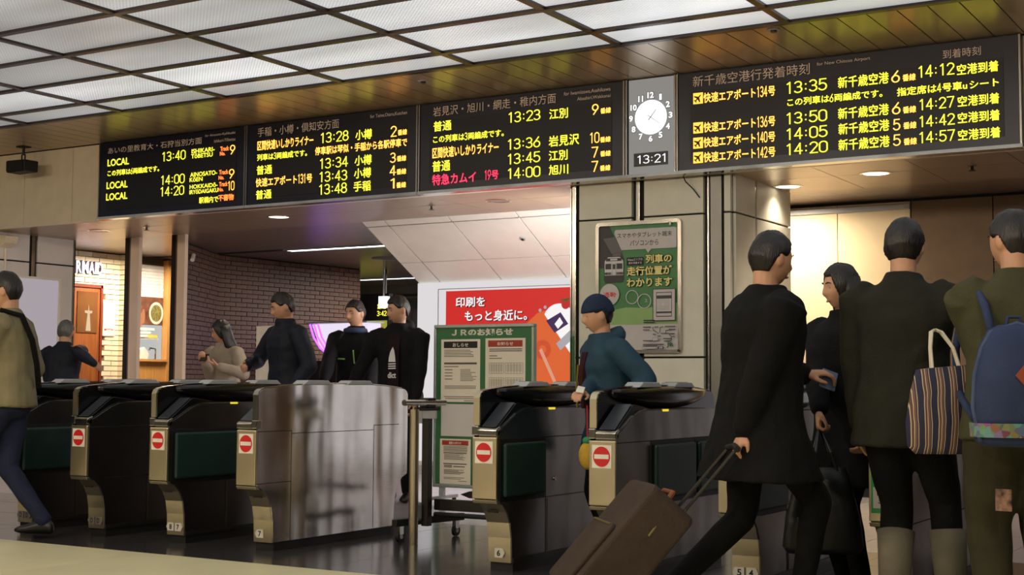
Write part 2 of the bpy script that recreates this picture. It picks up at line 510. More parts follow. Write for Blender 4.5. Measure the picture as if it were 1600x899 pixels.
# ---------------------------------------------------------------- left wall (pale panels running away)
lw = struct('wall_left', MB().box(-13.4, -12.935, 10.09, 11.34, 0, 2.66), JOINT)
LWP = mat('pale left wall panel', (222, 216, 208), 0.45, var=0.03)
for (y0, y1) in ((10.1, 10.70), (10.815, 11.335)):
    for (z0, z1) in ((2.347, 2.652), (1.105, 2.33), (.1, 1.09)):
        obj('panel', MB().box(-12.94, -12.911, y0, y1, z0, z1), LWP, lw, bevel=.003)
obj('steel_strip', MB().box(-12.94, -12.915, 10.735, 10.785, 0, 2.65), CHROME, lw)
obj('edge_frame', MB().box(-13.0, -12.90, 11.34, 11.36, 0, 2.65), CHROME, lw)

# two posts of the shop opening
for (x0, x1) in ((-12.085, -11.95), (-11.345, -11.23)):
    t = struct('trim_1' if x0 < -12 else 'trim_2', MB().box(x0, x1, 11.45, 11.50, 0, 2.646), mat('warm pale post', (240, 214, 190), .45, var=.03))
    obj('post_core', MB().box(x0-.095, x0-.034, 11.455, 11.50, 0, 2.646), mat('dark bronze post', (46, 38, 32), 0.4, 0.5), t)
    obj('reveal', MB().box(x0-.035, x0+.002, 11.46, 11.50, 0, 2.646), mat('brown reveal', (120, 92, 76), 0.4), t)

# ---------------------------------------------------------------- brick walls
def brickwall(root, A, B, z0, z1, m, L, Hh, j, limit, counter, holes=(), zmin=-1):
    """running bond along A->B (2D), outward normal to the right-hand side towards the camera"""
    A = Vector(A); B = Vector(B); d = (B-A); ln = d.length; d /= ln
    nrm = Vector((d.y, -d.x))
    if nrm.dot(-A) < 0: nrm = -nrm
    ang = math.atan2(d.y, d.x)
    me = MESHN.setdefault((m.name, L, Hh), mesh('brick', MB().box(0, L-j, -.012, .012, 0, Hh-j), m))
    rest = MB(); row = 0; z = z0
    while z < z1 - Hh*.5:
        s = -L*.5 if row % 2 else 0.0
        while s < ln - .01:
            a, b = max(s, 0), min(s+L, ln)
            if b - a > .03 and not any(h[0] < (a+b)/2 < h[1] and h[2] < z+Hh/2 < h[3] for h in holes):
                p = A + d*a + nrm*random.uniform(.004, .010)
                sc = (b-a-j)/(L-j)
                if counter[0] < limit and z > zmin:
                    link('brick', me, root, Vector((p.x, p.y, z)) - WL(root), (0,0,ang), (sc,1,1)); counter[0] += 1
                else:
                    mtx = Matrix.Translation((p.x, p.y, z)) @ Matrix.Rotation(ang, 4, 'Z') @ Matrix.Diagonal((sc,1,1,1))
                    t = MB().box(0, L-j, -.012, .012, 0, Hh-j).xf(mtx); rest.add(t.v, t.f)
            s += L
        z += Hh; row += 1
    if rest.v:
        o = obj('brick', rest, m, root); o['kind'] = 'stuff'
def wallslab(A, B, z0, z1, t, m, name):
    A = Vector(A); B = Vector(B); d = (B-A).normalized(); nrm = Vector((d.y, -d.x))
    if nrm.dot(-A) < 0: nrm = -nrm
    q = [A, B, B - nrm*t, A - nrm*t]
    return struct(name, MB().prism([(p.x, p.y) for p in q], z0, z1, 'z'), m)
# shop wall in cream bricks
sw = wallslab((-13.8, 11.36), (-13.8, 12.9), 0, 2.66, .1, MORTC, 'wall_shop')
cnt = [0]
HO = ((0.75, 1.19, 0, 2.19),)      # the door
brickwall(sw, (-13.8, 11.36), (-13.8, 12.9), 0, 2.62, BRICKC, .235, .066, .009, 260, cnt, HO, .95)
sw2 = wallslab((-13.8, 12.9), (-13.61, 12.9), 0, 2.66, .1, MORTC, 'wall_shop')
brickwall(sw2, (-13.8, 12.9), (-13.61, 12.9), 0, 2.62, BRICKC, .235, .066, .009, 300, [0])
sw3 = struct('wall_shop', MB().box(-13.9, -13.8, 12.98, 13.95, 0, 2.66), MORTC)
brickwall(sw3, (-13.8, 13.74), (-13.8, 13.93), 0, 2.62, BRICKC, .235, .066, .009, 300, [0])
# dark brown brick wall in two runs
dw = wallslab((-11.90, 12.12), (-12.65, 13.52), 0, 2.66, .12, MORTD, 'wall_brick')
brickwall(dw, (-11.90, 12.12), (-12.65, 13.52), 0, 2.645, BRICKD, .20, .06, .009, 300, [0], (), .95)
dw2 = wallslab((-12.65, 13.52), (-12.45, 16.27), 0, 2.66, .12, MORTD, 'wall_brick')
brickwall(dw2, (-12.65, 13.52), (-12.45, 16.27), 0, 2.645, BRICKD, .20, .06, .009, 300, [0], (), 1.3)

# ================================================================ LAMPS
LENS = glow('downlight lens', (255, 236, 205), 3.2)
def downlight(x, y, z, label, power, dark=False):
    t = thing('downlight', label, 'ceiling light', (x, y, z), 0, 'round downlights in the soffit')
    r = MB(); n = 28
    ri = [[Vector((x+q*math.cos(2*pi*i/n), y+q*math.sin(2*pi*i/n), z+h)) for i in range(n)] for q, h in ((.10, 0.0), (.105, -.006), (.125, -.003), (.125, .0))]
    r.loft(ri, cap=False)
    obj('trim_ring', r, CHROME, t)
    if dark:
        obj('reflector', MB().disc((x, y, z-.002), .10, 'z', .002), mat('unlit reflector', (120, 108, 92), .25, .8), t)
    else:
        obj('lens', MB().disc((x, y, z-.002), .10, 'z', .002), LENS, t)
        ld = bpy.data.lights.new('downlight', 'SPOT'); ld.energy = power; ld.color = (1, .86, .68); ld.spot_size = 2.3; ld.spot_blend = .6; ld.shadow_soft_size = .09
        lo = link('downlight_lamp', ld, t, (0, 0, -.03))
for a in ((-9.194, 10.673, 'lit downlight below the second board from the left', DOWN_W*2.2, 0),
          (-6.608, 10.677, 'unlit downlight before the white slope below the third board', 0, 1),
          (-3.152, 10.683, 'lit downlight below the right-hand board', DOWN_W*2.2, 0),
          (-11.808, 10.72, 'dim downlight beside the purple sheen at the left', 0, 1),
          (-4.0, 11.05, 'lit downlight beside the right side of the poster pillar', DOWN_W*.9, 0)):
    downlight(a[0], a[1], 2.645, a[2], a[3], bool(a[4]))
BULB = glow('fluorescent strip', (250, 248, 255), STRIP_E)
def strip(x0, x1, y, label):
    t = thing('strip_light', label, 'ceiling light', ((x0+x1)/2, y, 2.645), 0)
    obj('diffuser', MB().box(x0, x1, y-.07, y+.07, 2.636, 2.655), BULB, t)
    obj('rim', MB().box(x0-.01, x1+.01, y-.09, y-.07, 2.63, 2.655), GREYP, t)
    obj('rim', MB().box(x0-.01, x1+.01, y+.07, y+.09, 2.63, 2.655), GREYP, t)
strip(-11.45, -8.75, 13.48, 'long white strip light in front of the brown brick wall')
strip(-13.72, -9.5, 17.9, 'far white strip light behind the hanging sign')
# unseen tube added behind the poster pillar to brighten the slope and the lightbox
tl = thing('added_tube_light', 'unseen added tube light on the far side of the poster pillar', 'added light', (-5.62, 10.8, 1.5))
obj('tube', MB().tube([(-5.66, 10.8, 1.15), (-5.66, 10.8, 2.35)], .02, 12), glow('tube glass', (255, 248, 246), 6.0), tl)
obj('holder', MB().box(-5.64, -5.60, 10.76, 10.84, 1.1, 2.4), GREYP, tl)
tlamp = bpy.data.lights.new('added_tube_lamp', 'AREA'); tlamp.shape = 'RECTANGLE'; tlamp.size = 1.2; tlamp.size_y = .25; tlamp.energy = 52; tlamp.color = (1, .95, .93)
link('added_tube_lamp', tlamp, tl, (-.08, 0, .25), (0, pi/2, 0))
# concourse lamps further back and the shop's own lamps
def area(name, loc, size, power, col, rot=(0,0,0), parent=None):
    ld = bpy.data.lights.new(name, 'AREA'); ld.energy = power; ld.size = size; ld.color = col
    return link(name, ld, parent, loc, rot)
area('shop_lamp', (-13.0, 12.55, 2.58), .5, SHOP_W, (1, .80, .58))
area('shop_lamp', (-13.2, 13.4, 2.55), .25, SHOP_W*.30, (1, .9, .78))
area('office_lamp', (-4.4, 11.75, 2.6), .35, 40, (1, .84, .62))
area('back_lamp', (-10.5, 16.5, 2.6), 1.2, 110, (1, .95, .95))

GLOBE = glow('warm globe glass', (255, 226, 180), 4.0)
for x, y in ((-11, 1.3), (-7, 1.3), (-3, 1.3), (1, 1.3), (-9, -2.2), (-5, -2.2), (-1, -2.2)):
    pos = {-11: 'first from left in front row', -7: 'second from left in front row', -3: 'third from left in front row', 1: 'rightmost of front row', -9: 'leftmost of rear row', -5: 'middle of rear row', -1: 'rightmost of rear row'}[x]
    t = thing('globe_lamp', 'warm concourse globe lamp behind the viewer, ' + pos, 'lamp', (x, y, 3.56), 0, 'globe lamps of the concourse')
    obj('stem', MB().tube([(x, y, 3.56), (x, y, 3.42)], .015, 8), CHROME, t)
    obj('cup', MB().tube([(x, y, 3.44), (x, y, 3.40)], [.04, .07], 14), CHROME, t)
    ld = bpy.data.lights.new('globe_lamp', 'POINT'); ld.energy = CONC_W; ld.color = (1, .83, .62); ld.shadow_soft_size = .13
    link('globe', ld, t, (0, 0, -.28))
# ================================================================ DEPARTURE BOARDS
ROWS = []
ROWS=[(1,'あいの里教育大・石狩当別方面',-10.900,3.316,1.298,0.067,'d'),(1,'for Ainosato-Kyōikudai',-9.558,3.372,0.390,0.032,'d'),(1,'Ishikari-Tōbetsu',-9.438,3.312,0.272,0.032,'d'),
(1,'LOCAL',-10.904,3.189,0.308,0.073,'y'),(1,'13:40',-10.131,3.179,0.319,0.097,'y'),(1,'ISHIKARI-',-9.733,3.228,0.304,0.045,'y'),
(1,'TōBETSU',-9.738,3.179,0.284,0.045,'y'),(1,'Track',-9.355,3.222,0.110,0.044,'r'),(1,'No.',-9.359,3.178,0.067,0.038,'r'),
(1,'9',-9.231,3.178,0.068,0.094,'o'),(1,'この列車は6両編成です。',-10.900,3.084,0.731,0.066,'y'),(1,'LOCAL',-10.909,2.954,0.302,0.073,'y'),
(1,'14:00',-10.140,2.943,0.322,0.097,'y'),(1,'AINOSATO-',-9.746,2.996,0.356,0.045,'y'),(1,'KōEN',-9.752,2.947,0.172,0.045,'y'),
(1,'Track',-9.364,2.993,0.116,0.044,'r'),(1,'No.',-9.370,2.944,0.070,0.038,'r'),(1,'9',-9.238,2.944,0.070,0.094,'o'),
(1,'LOCAL',-10.912,2.836,0.305,0.073,'y'),(1,'14:20',-10.144,2.828,0.322,0.097,'y'),(1,'HOKKAIDō-',-9.750,2.877,0.369,0.044,'y'),
(1,'IRYōDAIGAKU',-9.751,2.825,0.377,0.044,'y'),(1,'Track',-9.361,2.876,0.109,0.044,'r'),(1,'No.',-9.371,2.828,0.066,0.038,'r'),
(1,'10',-9.247,2.829,0.082,0.093,'o'),(1,'駅構内で',-9.621,2.726,0.251,0.063,'y'),(1,'不審物',-9.370,2.734,0.199,0.063,'r'),
(2,'手稲・小樽・倶知安方面',-8.882,3.319,0.979,0.087,'d'),(2,'for Teine,Otaru,Kutchan',-7.547,3.372,0.407,0.035,'d'),(2,'区間快速いしかりライナー',-8.883,3.188,0.682,0.093,'o'),
(2,'13:28',-8.115,3.193,0.325,0.099,'y'),(2,'小樽',-7.713,3.188,0.187,0.094,'y'),(2,'2',-7.318,3.183,0.067,0.099,'o'),
(2,'番線',-7.239,3.191,0.101,0.052,'o'),(2,'列車は3両編成です。',-8.884,3.088,0.610,0.068,'y'),(2,'停車駅は琴似・手稲から各駅停車で',-8.179,3.086,1.043,0.078,'o'),
(2,'普通',-8.887,2.955,0.192,0.089,'y'),(2,'13:34',-8.120,2.954,0.326,0.099,'y'),(2,'小樽',-7.718,2.954,0.192,0.094,'y'),
(2,'3',-7.322,2.950,0.065,0.092,'o'),(2,'番線',-7.245,2.957,0.101,0.052,'o'),(2,'快速エアポート131号',-8.894,2.836,0.685,0.092,'o'),
(2,'13:43',-8.122,2.831,0.323,0.098,'y'),(2,'小樽',-7.723,2.837,0.193,0.094,'y'),(2,'4',-7.325,2.835,0.070,0.092,'o'),
(2,'番線',-7.247,2.839,0.105,0.052,'o'),(2,'普通',-8.891,2.720,0.194,0.089,'y'),(2,'13:48',-8.125,2.714,0.325,0.098,'y'),
(2,'手稲',-7.727,2.717,0.195,0.094,'y'),(2,'1',-7.315,2.719,0.049,0.092,'o'),(2,'番線',-7.248,2.719,0.105,0.052,'o'),
(3,'岩見沢・旭川・網走・稚内方面',-6.859,3.324,1.234,0.085,'d'),(3,'for Iwamizawa,Asahikawa',-5.547,3.372,0.432,0.035,'d'),(3,'Abashiri,Wakkanai',-5.422,3.319,0.307,0.032,'d'),
(3,'普通',-6.854,3.190,0.189,0.091,'y'),(3,'13:23',-6.085,3.196,0.314,0.093,'y'),(3,'江別',-5.687,3.190,0.178,0.086,'y'),
(3,'9',-5.285,3.189,0.062,0.090,'o'),(3,'番線',-5.206,3.192,0.095,0.048,'o'),(3,'この列車は3両編成です。',-6.857,3.087,0.727,0.068,'y'),
(3,'区間快速いしかりライナー',-6.863,2.953,0.682,0.096,'o'),(3,'13:36',-6.090,2.966,0.319,0.093,'y'),(3,'岩見沢',-5.691,2.959,0.288,0.092,'y'),
(3,'10',-5.302,2.956,0.087,0.090,'o'),(3,'番線',-5.209,2.955,0.096,0.047,'o'),(3,'普通',-6.862,2.835,0.188,0.096,'y'),
(3,'13:45',-6.089,2.840,0.319,0.093,'y'),(3,'江別',-5.690,2.840,0.179,0.086,'y'),(3,'7',-5.287,2.836,0.062,0.090,'o'),
(3,'番線',-5.207,2.839,0.095,0.047,'o'),(3,'特急カムイ',-6.862,2.715,0.454,0.096,'m'),(3,'19号',-6.319,2.724,0.137,0.088,'m'),
(3,'14:00',-6.088,2.717,0.319,0.093,'y'),(3,'旭川',-5.689,2.721,0.185,0.086,'y'),(3,'7',-5.287,2.719,0.062,0.090,'o'),
(3,'番線',-5.210,2.721,0.095,0.047,'o'),(4,'新千歳空港行発着時刻',-4.389,3.325,0.951,0.087,'d'),(4,'for New Chitose Airport',-3.382,3.375,0.404,0.032,'d'),
(4,'到着時刻',-2.454,3.325,0.264,0.065,'d'),(4,'✈',-4.386,3.190,0.081,0.087,'p'),(4,'快速エアポート134号',-4.298,3.189,0.587,0.086,'o'),
(4,'13:35',-3.621,3.191,0.317,0.093,'y'),(4,'新千歳空港',-3.222,3.192,0.379,0.087,'y'),(4,'6',-2.825,3.191,0.064,0.090,'o'),
(4,'番線',-2.743,3.194,0.095,0.052,'o'),(4,'14:12',-2.628,3.206,0.255,0.089,'y'),(4,'空港到着',-2.357,3.196,0.285,0.078,'y'),
(4,'この列車は6両編成です。',-3.616,3.095,0.726,0.064,'y'),(4,'指定席は4号車uシート',-2.785,3.088,0.714,0.066,'y'),(4,'✈',-4.386,2.957,0.081,0.086,'p'),
(4,'快速エアポート136号',-4.298,2.956,0.586,0.086,'o'),(4,'13:50',-3.623,2.958,0.317,0.091,'y'),(4,'新千歳空港',-3.224,2.960,0.379,0.086,'y'),
(4,'6',-2.823,2.958,0.063,0.089,'o'),(4,'番線',-2.744,2.959,0.096,0.051,'o'),(4,'14:27',-2.624,2.969,0.247,0.084,'y'),
(4,'空港到着',-2.355,2.968,0.285,0.078,'y'),(4,'✈',-4.387,2.837,0.081,0.086,'p'),(4,'快速エアポート140号',-4.299,2.837,0.586,0.086,'o'),
(4,'14:05',-3.624,2.839,0.321,0.090,'y'),(4,'新千歳空港',-3.222,2.844,0.379,0.086,'y'),(4,'5',-2.818,2.840,0.056,0.084,'o'),
(4,'番線',-2.742,2.844,0.095,0.051,'o'),(4,'14:42',-2.626,2.846,0.250,0.084,'y'),(4,'空港到着',-2.356,2.849,0.287,0.078,'y'),
(4,'✈',-4.387,2.721,0.081,0.086,'p'),(4,'快速エアポート142号',-4.299,2.720,0.586,0.086,'o'),(4,'14:20',-3.625,2.723,0.322,0.090,'y'),
(4,'新千歳空港',-3.223,2.725,0.381,0.086,'y'),(4,'5',-2.819,2.727,0.058,0.084,'o'),(4,'番線',-2.741,2.727,0.095,0.051,'o'),
(4,'14:57',-2.628,2.730,0.252,0.084,'y'),(4,'空港到着',-2.356,2.727,0.289,0.078,'y')]

BT = 3.447
def board(idx, x0, x1, label):
    t = thing('departure_board', label, 'departure board', ((x0+x1)/2, 10.0, 2.65), 0, 'departure boards over the gates')
    obj('housing', MB().box(x0, x1, 10.004, 10.054, 2.655, BT), HOUSING, t)
    obj('screen_face', MB().box(x0+.022, x1-.022, 9.994, 10.006, 2.672, BT-.01), NAVYB, t)
    zt = 3.29
    obj('led_matrix', MB().box(x0+.12, x1-.12, 9.990, 9.996, 2.735, zt), SCREENB, t)
    for xa in (x0, x1-.02):
        obj('divider', MB().box(xa+.003, xa+.017, 9.985, 10.01, 2.66, BT-.004), FRAMEM, t)
    obj('bottom_rail', MB().prism([(9.975, 2.646), (10.05, 2.640), (10.05, 2.668), (9.98, 2.672)], x0, x1, 'x'), CHROME, t)
    for (b, s, X, Z, W, H, c) in ROWS:
        if b != idx: continue
        if c == 'p':
            k = obj('airport_symbol', MB().box(X, X+W, 9.986, 9.990, Z, Z+H), LED['p'], t)
            cx, cz = X+W/2, Z+H/2
            pts = [(0,.48), (.07,.36), (.07,.14), (.44,-.08), (.44,-.2), (.07,-.1), (.06,-.3), (.18,-.4), (.18,-.47), (0,-.42)]
            pts = pts + [(-a, d) for a, d in pts[::-1]]
            ca, sa = math.cos(-.78), math.sin(-.78)
            mb = MB(); vs = [(cx + (a*ca-d*sa)*W*.95, 9.984, cz + (a*sa+d*ca)*H*.9) for a, d in pts]
            mb.add(vs, [tuple(range(len(vs)))])
            flat('aeroplane', mb, mat('dark aeroplane print', (70, 20, 10), .6), k)
            continue
        cjk = any(ord(q) > 0x3000 for q in s)
        bold = .0 if c == 'd' else (.016 if cjk else .010)
        if H < .075 and c != 'd': bold = .02
        if c != 'd' and any(q.isdigit() for q in s): flat('lettering', ledtext(s, X, Z, W, H, 9.986, bold, .115 if cjk else .10), LED[c], t)
        else: lettering(s, X, Z, W, H, 9.986, LED[c], t, bold, copies=(c != 'd'))
    return t
board(1, -11.034, -9.032, 'departure board at the far left with LOCAL lines in English')
board(2, -9.028, -7.022, 'departure board second from left, headed for Teine, Otaru and Kutchan')
board(3, -7.018, -4.985, 'departure board headed for Iwamizawa, with the magenta last line, left of clock')
board(4, -4.535, -1.92, 'widest departure board, for New Chitose Airport, right of the clock')

# clock panel between the boards
ck = thing('station_clock', 'lit grey clock panel with round white dial and 13:21 display', 'clock', (-4.75, 10.0, 2.65))
obj('housing', MB().box(-4.98, -4.54, 10.004, 10.054, 2.655, BT), HOUSING, ck)
obj('clock_face', MB().box(-4.948, -4.555, 9.985, 10.004, 2.672, 3.437), glow('grey lit clock panel', (140, 138, 134), .85), ck)
obj('bottom_rail', MB().prism([(9.975, 2.646), (10.05, 2.640), (10.05, 2.668), (9.98, 2.672)], -4.985, -4.535, 'x'), CHROME, ck)
for xa in (-4.982, -4.556): obj('divider', MB().box(xa+.006, xa+.02, 9.98, 10.0, 2.66, BT-.004), FRAMEM, ck)
DIAL = glow('white lit dial', (255, 255, 255), 1.5)
dl = obj('dial', MB().disc((-4.752, 3.122, 9.983), .139, 'y', .006, 48), DIAL, ck)
HAND = mat('thin grey clock hand', (120, 120, 122), .5)
for ang, ln_, wd in ((40.0, .075, .007), (126, .10, .005)):
    a = math.radians(ang); d = Vector((math.sin(a), 0, math.cos(a))); p = Vector((d.z, 0, -d.x))
    c0 = Vector((-4.752, 9.977, 3.122))
    q = [c0 - d*.03 + p*wd/2, c0 - d*.03 - p*wd/2, c0 + d*ln_ - p*wd/3, c0 + d*ln_ + p*wd/3]
    obj('clock_hand', MB().add(q + [v + Vector((0,.002,0)) for v in q], [(0,1,2,3), (7,6,5,4), (0,3,7,4), (1,5,6,2), (0,4,5,1), (2,6,7,3)]), HAND, dl)
NUMG = glow('lit clock numeral', (250, 250, 252), 1.2)
for k in range(1, 13):
    a = math.radians(30*k); s = str(k); H = .060; W = .041 if k < 10 else .068
    if k in (1,): W = .025
    if k == 11: W = .052
    cx, cz = -4.752 + .174*math.sin(a), 3.124 + .176*math.cos(a)
    lettering(s, cx-W/2, cz-H/2, W, H, 9.981, mat('numeral outline', (60, 60, 62), .5), ck, .06, name='numeral_edge')
    lettering(s, cx-W*.42, cz-H*.42, W*.84, H*.84, 9.979, NUMG, ck, .035, name='numeral')
dg = obj('digital_window', MB().box(-4.9, -4.602, 9.978, 9.986, 2.731, 2.838), mat('digital window', (22, 20, 20), .3), ck)
flat('lettering', ledtext('13:21', -4.866, 2.75, .246, .07, 9.974, 0, .10), glow('white digits', (245, 245, 250), 1.3), dg)

# thin cable hanging by the last board
tag(obj('hanging_cable', MB().tube([(-4.51, 10.05, 2.66), (-4.50, 10.09, 2.60), (-4.45, 10.13, 2.54), (-4.40, 10.14, 2.47)], .005, 6), INK), 'thin dark cable hanging below the left end of the widest board', 'cable')

# speaker hung from the slats at the left
sp = thing('loudspeaker', 'small black loudspeaker on a bracket below the ceiling slats', 'speaker', (-11.94, 9.78, 3.45))
obj('cabinet', MB().prism([(-12.085, 3.17), (-11.80, 3.175), (-11.795, 3.295), (-12.09, 3.30)], 9.68, 9.86, 'y'), BLACKM, sp, bevel=.012)
obj('grille', MB().box(-12.07, -11.815, 9.668, 9.684, 3.185, 3.285), mat('black grille', (20, 19, 19), .7, bump=.6, bscale=300), sp)
obj('bracket', MB().tube([(-11.94, 9.78, 3.452), (-11.94, 9.78, 3.36)], .014).tube([(-11.965, 9.78, 3.37), (-11.965, 9.78, 3.29)], .008).tube([(-11.915, 9.78, 3.37), (-11.915, 9.78, 3.29)], .008), BLACKM, sp)
obj('ceiling_plate', MB().box(-12.0, -11.88, 9.73, 9.83, 3.44, 3.452), BLACKM, sp)

# sprinklers and small detectors
def sprinkler(x, y, z, label, g='sprinkler heads on the soffit'):
    t = thing('sprinkler_head', label, 'sprinkler', (x, y, z), 0, g)
    obj('escutcheon', MB().disc((x, y, z-.004), .035, 'z', .008, 14), CHROME, t)
    obj('nozzle', MB().tube([(x, y, z-.005), (x, y, z-.04)], .012, 8).disc((x, y, z-.042), .026, 'z', .004, 12), GUNMETAL, t)
sprinkler(-7.328, 10.66, 2.645, 'sprinkler head between the two middle downlights of the soffit')
sprinkler(-11.03, 10.67, 2.645, 'sprinkler head below the left end of the first board')
sprinkler(-2.408, 10.63, 2.645, 'sprinkler head near the right end of the widest board')
for x, y, lb in ((-6.42, 9.2, 'small round detector on the slats above the third board'), (-3.37, 9.05, 'small round detector on the slats above the widest board')):
    t = thing('smoke_detector', lb, 'detector', (x, y, 3.45))
    obj('housing', MB().disc((x, y, 3.446), .045, 'z', .012, 18), GREYP, t)
    obj('sensor', MB().disc((x, y, 3.435), .022, 'z', .014, 14), GUNMETAL, t)
c = SL0 + sd*.38; c.x = -7.03
t = thing('slope_detector', 'tiny round detector on the sloping white panels', 'detector', c)
obj('ring', MB().tube([c - sn*.001, c + sn*.012], .03, 16), GREYP, t)
obj('sensor', MB().tube([c + sn*.010, c + sn*.018], .016, 12), GUNMETAL, t)

# ================================================================ POSTER ON THE PILLAR
def rrect(x0, x1, z0, z1, r, n=5):
    out = []
    for cx, cz, a0 in ((x1-r, z1-r, 0), (x0+r, z1-r, 90), (x0+r, z0+r, 180), (x1-r, z0+r, 270)):
        for i in range(n+1):
            a = math.radians(a0 + 90*i/n); out.append((cx + r*math.cos(a), cz + r*math.sin(a)))
    return out
po = thing('train_information_poster', 'green train information poster in a steel frame on the pale pillar', 'poster', (-4.935, 10.15, 1.24))
PX0, PX1, PZ0, PZ1 = -5.319, -4.553, 1.239, 2.314
fr = MB(); o_, i_ = rrect(PX0, PX1, PZ0, PZ1, .035), rrect(PX0+.03, PX1-.03, PZ0+.03, PZ1-.03, .015)
fr.loft([[Vector((p[0], 10.148, p[1])) for p in o_], [Vector((p[0], 10.118, p[1])) for p in o_], [Vector((p[0], 10.118, p[1])) for p in i_], [Vector((p[0], 10.148, p[1])) for p in i_]], cap=False)
obj('frame', fr, CHROME, po)
sh = obj('sheet', MB().box(PX0+.028, PX1-.028, 10.134, 10.146, PZ0+.028, PZ1-.028), GREENPO, po)
ix0, ix1, iz0, iz1 = PX0+.03, PX1-.03, PZ0+.03, PZ1-.03
def U(u): return ix0 + (ix1-ix0)*u
def V(v): return iz1 - (iz1-iz0)*v          # v downwards 0..1
PY = [10.133]
def pf(poly, m, name='print'):
    PY[0] -= .0004
    return flat(name, MB().add([(U(a), PY[0], V(b)) for a, b in poly], [tuple(range(len(poly)))]), m, sh)
def prect(u0, u1, v0, v1, m): return pf([(u0, v1), (u1, v1), (u1, v0), (u0, v0)], m)
def ptext(s, u0, u1, v0, v1, m, bold=0.0):
    PY[0] -= .0004
    return lettering(s, U(u0), V(v1), U(u1)-U(u0), V(v0)-V(v1), PY[0], m, sh, bold)
def pdisc(u, v, r, m, ring=None):
    PY[0] -= .0004
    n = 28; k = (ix1-ix0)
    if ring:
        vs = [(U(u)+q*k*math.cos(2*pi*i/n), PY[0], V(v)+q*k*math.sin(2*pi*i/n)) for q in (r, r-ring) for i in range(n)]
        return flat('ring', MB().add(vs, [(i, (i+1) % n, n+(i+1) % n, n+i) for i in range(n)]), m, sh)
    return flat('disc', MB().add([(U(u)+r*k*math.cos(2*pi*i/n), PY[0], V(v)+r*k*math.sin(2*pi*i/n)) for i in range(n)], [tuple(range(n))]), m, sh)
INKD = mat('print dark grey', (58, 56, 58), .5)
prect(0, 1, .71, .80, LGREEN)
pf([(0, .73), (0, .70), (.35, .66), (.6, .67), (1, .63), (1, .73)], LGREEN)
prect(0, 1, .80, 1.0, POSTG)
pf([(.0, .34), (.32, .34), (.32, .27), (.13, .0), (.0, .0)], INKD)                     # side of the train in the drawing
pf([(.05, .10), (.20, .09), (.30, .215), (.16, .225)], mat('print mid grey', (104, 100, 100), .5))
pf([(.16, .26), (.28, .255), (.28, .22), (.18, .225)], mat('print mid grey', (104, 100, 100), .5))
WH = mat('print white', (214, 210, 208), .5)
pf([(.06, .44), (.32, .44), (.32, .28), (.27, .245), (.11, .245), (.06, .28)], INKD)
pf([(.07, .40), (.31, .40), (.31, .285), (.265, .252), (.115, .252), (.07, .285)], WH)
prect(.08, .155, .305, .35, INKD); prect(.225, .30, .305, .35, INKD); prect(.175, .21, .31, .35, INKD)
prect(.165, .168, .30, .41, INKD); prect(.217, .22, .30, .41, INKD)
prect(.09, .29, .262, .285, INKD); prect(.145, .235, .266, .28, WH)
prect(.07, .155, .375, .395, mat('print mid grey', (104, 100, 100), .5)); prect(.225, .31, .375, .395, mat('print mid grey', (104, 100, 100), .5))
pdisc(.095, .385, .013, INKD); pdisc(.285, .385, .013, mat('print tail red', (110, 46, 46), .5))
pf([(.08, .46), (.31, .455), (.30, .44), (.07, .44)], INKD)
# speech bubble
pf([(.29, .20), (.60, .20), (.63, .232), (.67, .20), (.965, .20), (.985, .19), (.985, .045), (.965, .035), (.215, .035), (.20, .05), (.20, .07)], POSTG)
DG = mat('print dark green grey', (54, 64, 60), .5)
ptext('スマホやタブレット端末', .235, .93, .062, .105, DG, .012)
ptext('パソコンから', .40, .76, .125, .17, DG, .012)
prect(.36, .57, .262, .325, INK)
ptext('Kitacaエリアの', .375, .56, .27, .29, WH, .01); ptext('駅を発着する', .385, .55, .298, .316, WH, .01)
for s, u0, u1, v0, v1 in (('列車の', .60, .925, .245, .315), ('走行位置が', .36, .93, .335, .41), ('わかります', .36, .93, .43, .50)):
    ptext(s, u0-.006, u1+.006, v0-.004, v1+.004, INK, .07)
    ptext(s, u0, u1, v0, v1, YELP, .03)
pdisc(.14, .555, .125, POSTG)
ptext('通勤', .06, .225, .535, .58, RED, .02)
pdisc(.43, .58, .08, WH, .008); pdisc(.585, .615, .085, WH, .008)
ptext('ス', .59, .625, .60, .625, WH, .0)
prect(.69, .975, .52, .775, INKD); prect(.70, .965, .526, .769, POSTG)
prect(.735, .93, .548, .742, INKD); prect(.742, .923, .554, .574, POSTG); prect(.742, .923, .60, .70, PAPERG); prect(.742, .923, .715, .735, POSTG)
for k in range(9): prect(.75, .91, .607+.01*k, .6095+.01*k, mat('print pale lines', (150, 146, 146), .5))
pf([(.805, .655), (.845, .655), (.825, .625)], WH)
for k in range(2): prect(.58, .72, .765+.016*k, .772+.016*k, INK)
